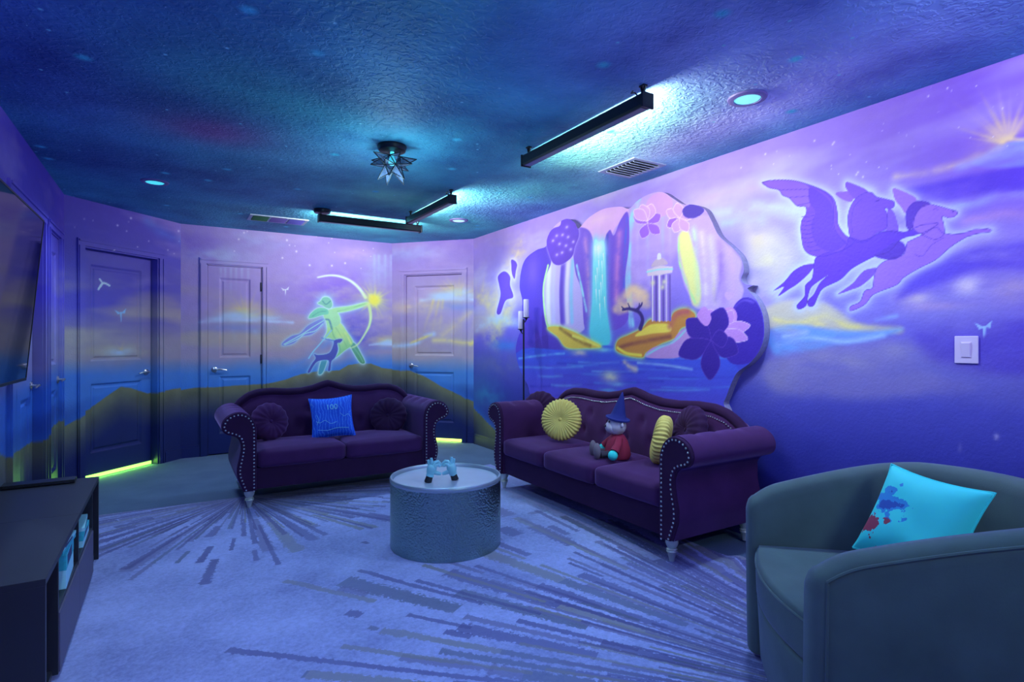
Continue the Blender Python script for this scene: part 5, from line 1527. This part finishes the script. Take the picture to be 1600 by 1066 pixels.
# ------------------------------------------------------------------ tub armchair
def make_armchair():
    front = Vector((1.72, 1.12, 0)); f = Vector((-.745, .667, 0)).normalized()
    ctr = front - f * .36
    t = thing('armchair', 'grey velvet tub armchair in the right foreground', 'armchair', (ctr.x, ctr.y, .0), math.atan2(f.y, f.x) + R(90))
    # local: facing -y, x to the side
    path = []
    a_, ys = .345, .02
    for k in range(9): path.append((-a_, -.36 + (.36 + ys) * k / 9))
    for k in range(25):
        th = math.pi * k / 24; path.append((-a_ * math.copysign(abs(math.cos(th)) ** .8, math.cos(th)), ys + .36 * abs(math.sin(th)) ** .8))
    for k in range(9): path.append((a_, -.36 + (.36 + ys) * (8 - k) / 9))
    path = np.array(path); n = len(path)
    path = spline(path, 3, False); n = len(path)
    seg = np.r_[0, np.cumsum(np.linalg.norm(np.diff(path, axis=0), axis=1))]; Ln = seg[-1]
    TH = .050
    rimc = []; rows = []
    for i in range(n):
        p0 = path[max(i - 1, 0)]; p1 = path[min(i + 1, n - 1)]; tg = (p1 - p0) / np.linalg.norm(p1 - p0); nr = np.array([-tg[1], tg[0]])     # outward
        s = seg[i] / Ln; e = min(seg[i], Ln - seg[i])
        back = 1 - (1 - min(1.0, min(s, 1 - s) / .30)) ** 1.35
        h = .640 + .128 * back
        if e < .09: h -= .022 * (1 - e / .09) ** 2
        pts = []
        for (o_, z) in ((TH * .55, .035), (TH * .85, .12), (TH, .30), (TH, h - .05), (TH * .93, h - .022), (TH * .6, h - .005), (0, h), (-TH * .6, h - .005), (-TH * .93, h - .022), (-TH, h - .05), (-TH * .95, .36), (-TH * .9, .12), (-TH * .8, .035)):
            flare = .035 * (z - .3) / .35 * (0.4 + .6 * back) if z > .3 else -.03 * (.3 - z) / .3
            q_ = path[i] + nr * (o_ + flare); pts.append((q_[0], q_[1], z))
        rows.append(pts)
    ns = len(rows[0])
    sh = MB().grid(lambda i, j: rows[j][i], ns, n, close_u=True)
    for row, sgn in ((0, 1), (n - 1, -1)):                  # rounded arm fronts
        c = np.array(rows[row]); mid = c.mean(0); prow = [row * ns + k for k in range(ns)]
        for dy_, kx, dz_ in ((.012, .96, .006), (.023, .86, .018), (.031, .66, .036), (.034, .40, .056)):
            ex = c.copy(); ex[:, 0] = mid[0] + (c[:, 0] - mid[0]) * kx; ex[:, 1] -= dy_
            ex[:, 2] -= dz_ * np.clip((c[:, 2] - .3) / .2, 0, 1)
            o_ = len(sh.v); sh.v += [tuple(p_) for p_ in ex]
            for k in range(ns): sh.f.append((prow[k], prow[(k + 1) % ns], o_ + (k + 1) % ns, o_ + k))
            prow = [o_ + k for k in range(ns)]
        sh.f.append(tuple(prow))
    shell = sh.build('shell', M['chair'], t, smooth=True, angle=60)
    MB().tube([rows[j][4] for j in range(0, n)], .0045, 6).build('piping', M['chair'], shell, smooth=True)
    MB().tube([rows[0][k] for k in range(1, 5)], .0040, 6).build('piping', M['chair'], shell, smooth=True)
    MB().tube([rows[n - 1][k] for k in range(1, 5)], .0040, 6).build('piping', M['chair'], shell, smooth=True)

    def plan(shrink, bow):                                   # D-shaped outline with a bowed front
        out = []
        for k in range(25):
            th = math.pi * k / 24; out.append(((a_ - shrink) * math.cos(th), ys + (.36 - shrink) * math.sin(th)))
        for k in range(13):
            u = -1 + 2 * k / 12; out.append((u * (a_ - shrink), -.365 - bow * (1 - u * u)))
        return out

    def slab(z0, z1, r, shrink, bow, dome, name, taper=0.0):
        lv = [(z0, r), (z0 + r * .3, r * .3), (z0 + r, 0), ((z0 + z1) / 2, -.004), (z1 - r, 0), (z1 - r * .3, r * .3), (z1, r)]
        mb = MB(); rings = []
        for z, ins in lv: rings.append([(x, y, z) for x, y in plan(shrink + ins + taper * (z1 - z), bow - ins * .6 - taper * (z1 - z))])
        k0 = len(rings[0]); mb.grid(lambda i, j: rings[j][i], k0, len(lv), close_u=True)
        prevr = [(len(lv) - 1) * k0 + k for k in range(k0)]
        cx, cy = 0, 0.0
        for q_ in (.75, .45, .15):
            o_ = len(mb.v); mb.v += [(x * q_ / 1.0, y * q_, z1 + dome * (1 - q_)) for x, y, z in rings[-1]]
            for k in range(k0): mb.f.append((prevr[k], prevr[(k + 1) % k0], o_ + (k + 1) % k0, o_ + k))
            prevr = [o_ + k for k in range(k0)]
        mb.f.append(tuple(prevr)); mb.f.append(tuple(range(k0)))
        return mb.build(name, M['chair'], t, smooth=True, angle=60)
    slab(.035, .305, .012, .045, .05, 0.0, 'seat_base', .12)
    cu = slab(.310, .452, .022, .052, .055, .012, 'seat_cushion')
    fr_ = [(x, y - .001, .430) for x, y in plan(.052, .056)[25:]]
    MB().tube(fr_, .0042, 6).build('piping', M['chair'], cu, smooth=True)
    MB().lathe([(.0, 0), (.26, 0), (.262, .02), (.25, .034), (.0, .036)], 36, (0, -.02, .0125)).build('swivel_base', M['black_metal'], t, smooth=True, angle=50)
    return t


chair = make_armchair()
# cyan cushion on the chair with a soft blue and red brush print
m, nt, b = new_mat('cyan_cotton'); L = nt.links
tc = nd(nt, 'ShaderNodeTexCoord'); sx = nd(nt, 'ShaderNodeSeparateXYZ'); L.new(tc.outputs['Object'], sx.inputs[0]); nz = nd(nt, 'ShaderNodeTexNoise', Scale=22.0, Detail=5.0); L.new(tc.outputs['Object'], nz.inputs['Vector'])


def disc(cx, cy, r0, r1, rough):
    d = mth('SQRT', mth('ADD', mth('POWER', mth('SUBTRACT', sx.outputs[0], cx), 2.0), mth('POWER', mth('SUBTRACT', sx.outputs[1], cy), 2.0)))
    d = mth('ADD', d, mth('MULTIPLY', mth('SUBTRACT', nz.outputs['Fac'], .5), rough))
    return mth('MULTIPLY', mth('GREATER_THAN', d, r0), mth('LESS_THAN', d, r1))


prev = None
for fac, colr in ((disc(-.09, .02, -1, .055, .22), (50, 150, 220)), (disc(-.10, -.06, -1, .034, .22), (170, 60, 90)), (disc(-.085, .01, -1, .028, .2), (40, 84, 180))):
    mx = nt.nodes.new('ShaderNodeMix'); mx.data_type = 'RGBA'; L.new(fac, mx.inputs[0]); mx.inputs[7].default_value = rgb(colr)
    if prev: L.new(prev, mx.inputs[6])
    else: mx.inputs[6].default_value = rgb((70, 240, 235))
    prev = mx.outputs[2]
L.new(prev, b.inputs['Base Color']); b.inputs['Roughness'].default_value = .7
M['cyan'] = m
square_pillow('square_cushion', 'glowing cyan square cushion leaning in the grey armchair', (2.10, .885, .625), (-.86, .16, .50), .165, .058, M['cyan'], roll=R(-4))

# ------------------------------------------------------------------ media console, its contents, and the screen above it
CX0, CX1, CY0, CY1, CH = -.735, -.335, 2.29, 3.87, .467
t = thing('media_console', 'long black media console with open shelves along the left wall', 'console', (0, 0, .0125))
BW = M['black_wood']; H_ = CH - .0125
for y0, y1 in ((CY0, (CY0 + CY1) / 2 - .001), ((CY0 + CY1) / 2 + .001, CY1)):
    MB().box(CX0, CX1, y0, y1, H_ - .022, H_).build('top_panel', BW, t, bevel=.001)
for y0, y1 in ((CY0, CY0 + .02), (CY1 - .02, CY1)): MB().box(CX0, CX1 - .001, y0, y1, 0, H_ - .022).build('end_panel', BW, t, bevel=.001)
dv = [CY0 + .27, CY0 + .79, CY0 + 1.31]
for y in dv: MB().box(CX0, CX1 - .004, y - .008, y + .008, .02, H_ - .022).build('divider', BW, t)
MB().box(CX0, CX1 - .02, CY0 + .02, CY1 - .02, .02, .038).build('bottom_panel', BW, t)
MB().box(CX0, CX0 + .008, CY0 + .02, CY1 - .02, .02, H_ - .022).build('back_panel', BW, t)
MB().box(CX0 + .008, CX1 - .006, dv[0] + .008, dv[1] - .008, .235, .25).build('shelf', BW, t); MB().box(CX0 + .008, CX1 - .006, dv[1] + .008, dv[2] - .008, .235, .25).build('shelf', BW, t)
for a, b_ in ((dv[0] + .006, dv[1] - .001), (dv[1] + .001, dv[2] - .006)): MB().box(CX1 - .018, CX1 + .0, a, b_, .022, .234).build('cabinet_door', M['door_front'], t, bevel=.0015)
for y in (CY0 + .05, CY1 - .05):
    MB().box(CX1 - .05, CX1 - .02, y - .015, y + .015, .0, .02).build('foot', BW, t)
    MB().box(CX0 + .02, CX0 + .05, y - .015, y + .015, .0, .02).build('foot', BW, t)
M['box_pale'] = mat_plain('pale_cyan_card', (170, 235, 245), .6, noise=.1, nscale=40); M['box_teal'] = mat_plain('teal_card', (60, 190, 205), .6, noise=.25, nscale=50); M['box_blue'] = mat_plain('dark_blue_card', (50, 60, 110), .6, noise=.2, nscale=50)


def game_box(label, y, z, w_, d_, h_, mats, tilt=0.0, dx=0):
    o = thing('game_box', label, 'box', (CX1 - .010 - d_ / 2 + dx, y, z), tilt, 'boxes on the console shelves')
    MB().box(-d_ / 2, d_ / 2, -w_ / 2, w_ / 2, 0, h_ * .55).build('tray', M[mats[0]], o, bevel=.001)
    MB().box(-d_ / 2 - .001, d_ / 2 + .001, -w_ / 2 - .001, w_ / 2 + .001, h_ * .55, h_).build('lid', M[mats[1]], o, bevel=.001)
    MB().box(d_ / 2 + .001, d_ / 2 + .0016, -w_ * .35, w_ * .2, h_ * .62, h_ * .92).build('picture_label', M[mats[2]], o)


z0 = .0125 + .25
game_box('tall pale cyan box on the nearer console shelf', dv[0] + .32, z0, .26, .20, .13, ('box_pale', 'box_teal', 'box_blue'), .03)
game_box('thin pale box on top of the tall one in the console', dv[0] + .32, z0 + .13, .24, .18, .028, ('box_teal', 'box_pale', 'box_blue'), -.05)
game_box('flat teal box on the farther console shelf', dv[1] + .32, z0, .28, .20, .055, ('box_pale', 'box_teal', 'box_blue'), .02)
game_box('thin pale box lying on the teal box in the farther shelf', dv[1] + .31, z0 + .055, .26, .18, .035, ('box_teal', 'box_pale', 'box_blue'), .06)
t = thing('media_box', 'slim black media box at the far end of the console top', 'media box', (-.58, 3.80, CH))
MB().box(-.15, .15, -.045, .045, .002, .020).build('body', M['black_metal'], t, bevel=.002)
MB().box(-.14, .14, -.047, -.044, .006, .016).build('front_panel', M['screen'], t)

# wall-hung screen, tilted forward
ty0, ty1 = 2.33, 3.90
t = thing('television', 'large black television tilted forward on the left wall above the console', 'television', (-.615, (ty0 + ty1) / 2, 1.44))
t.rotation_euler = (0, math.atan2(.075, .85), 0)
hw, hh = (ty1 - ty0) / 2, .430
MB().box(-.035, -.003, -hw, hw, -hh, hh).build('case', M['black_metal'], t, bevel=.004)
MB().box(-.004, .0005, -hw + .008, hw - .008, -hh + .014, hh - .008).build('screen', M['screen'], t)
for q in ((-hw, hw, -hh, -hh + .014), (-hw, hw, hh - .008, hh), (-hw, -hw + .008, -hh + .014, hh - .008), (hw - .008, hw, -hh + .014, hh - .008)):
    MB().box(-.004, .0025, q[0], q[1], q[2], q[3]).build('bezel', M['black_metal'], t)
MB().box(-.115, -.034, -.22, .22, -.16, .12).build('wall_bracket', M['black_metal'], t)
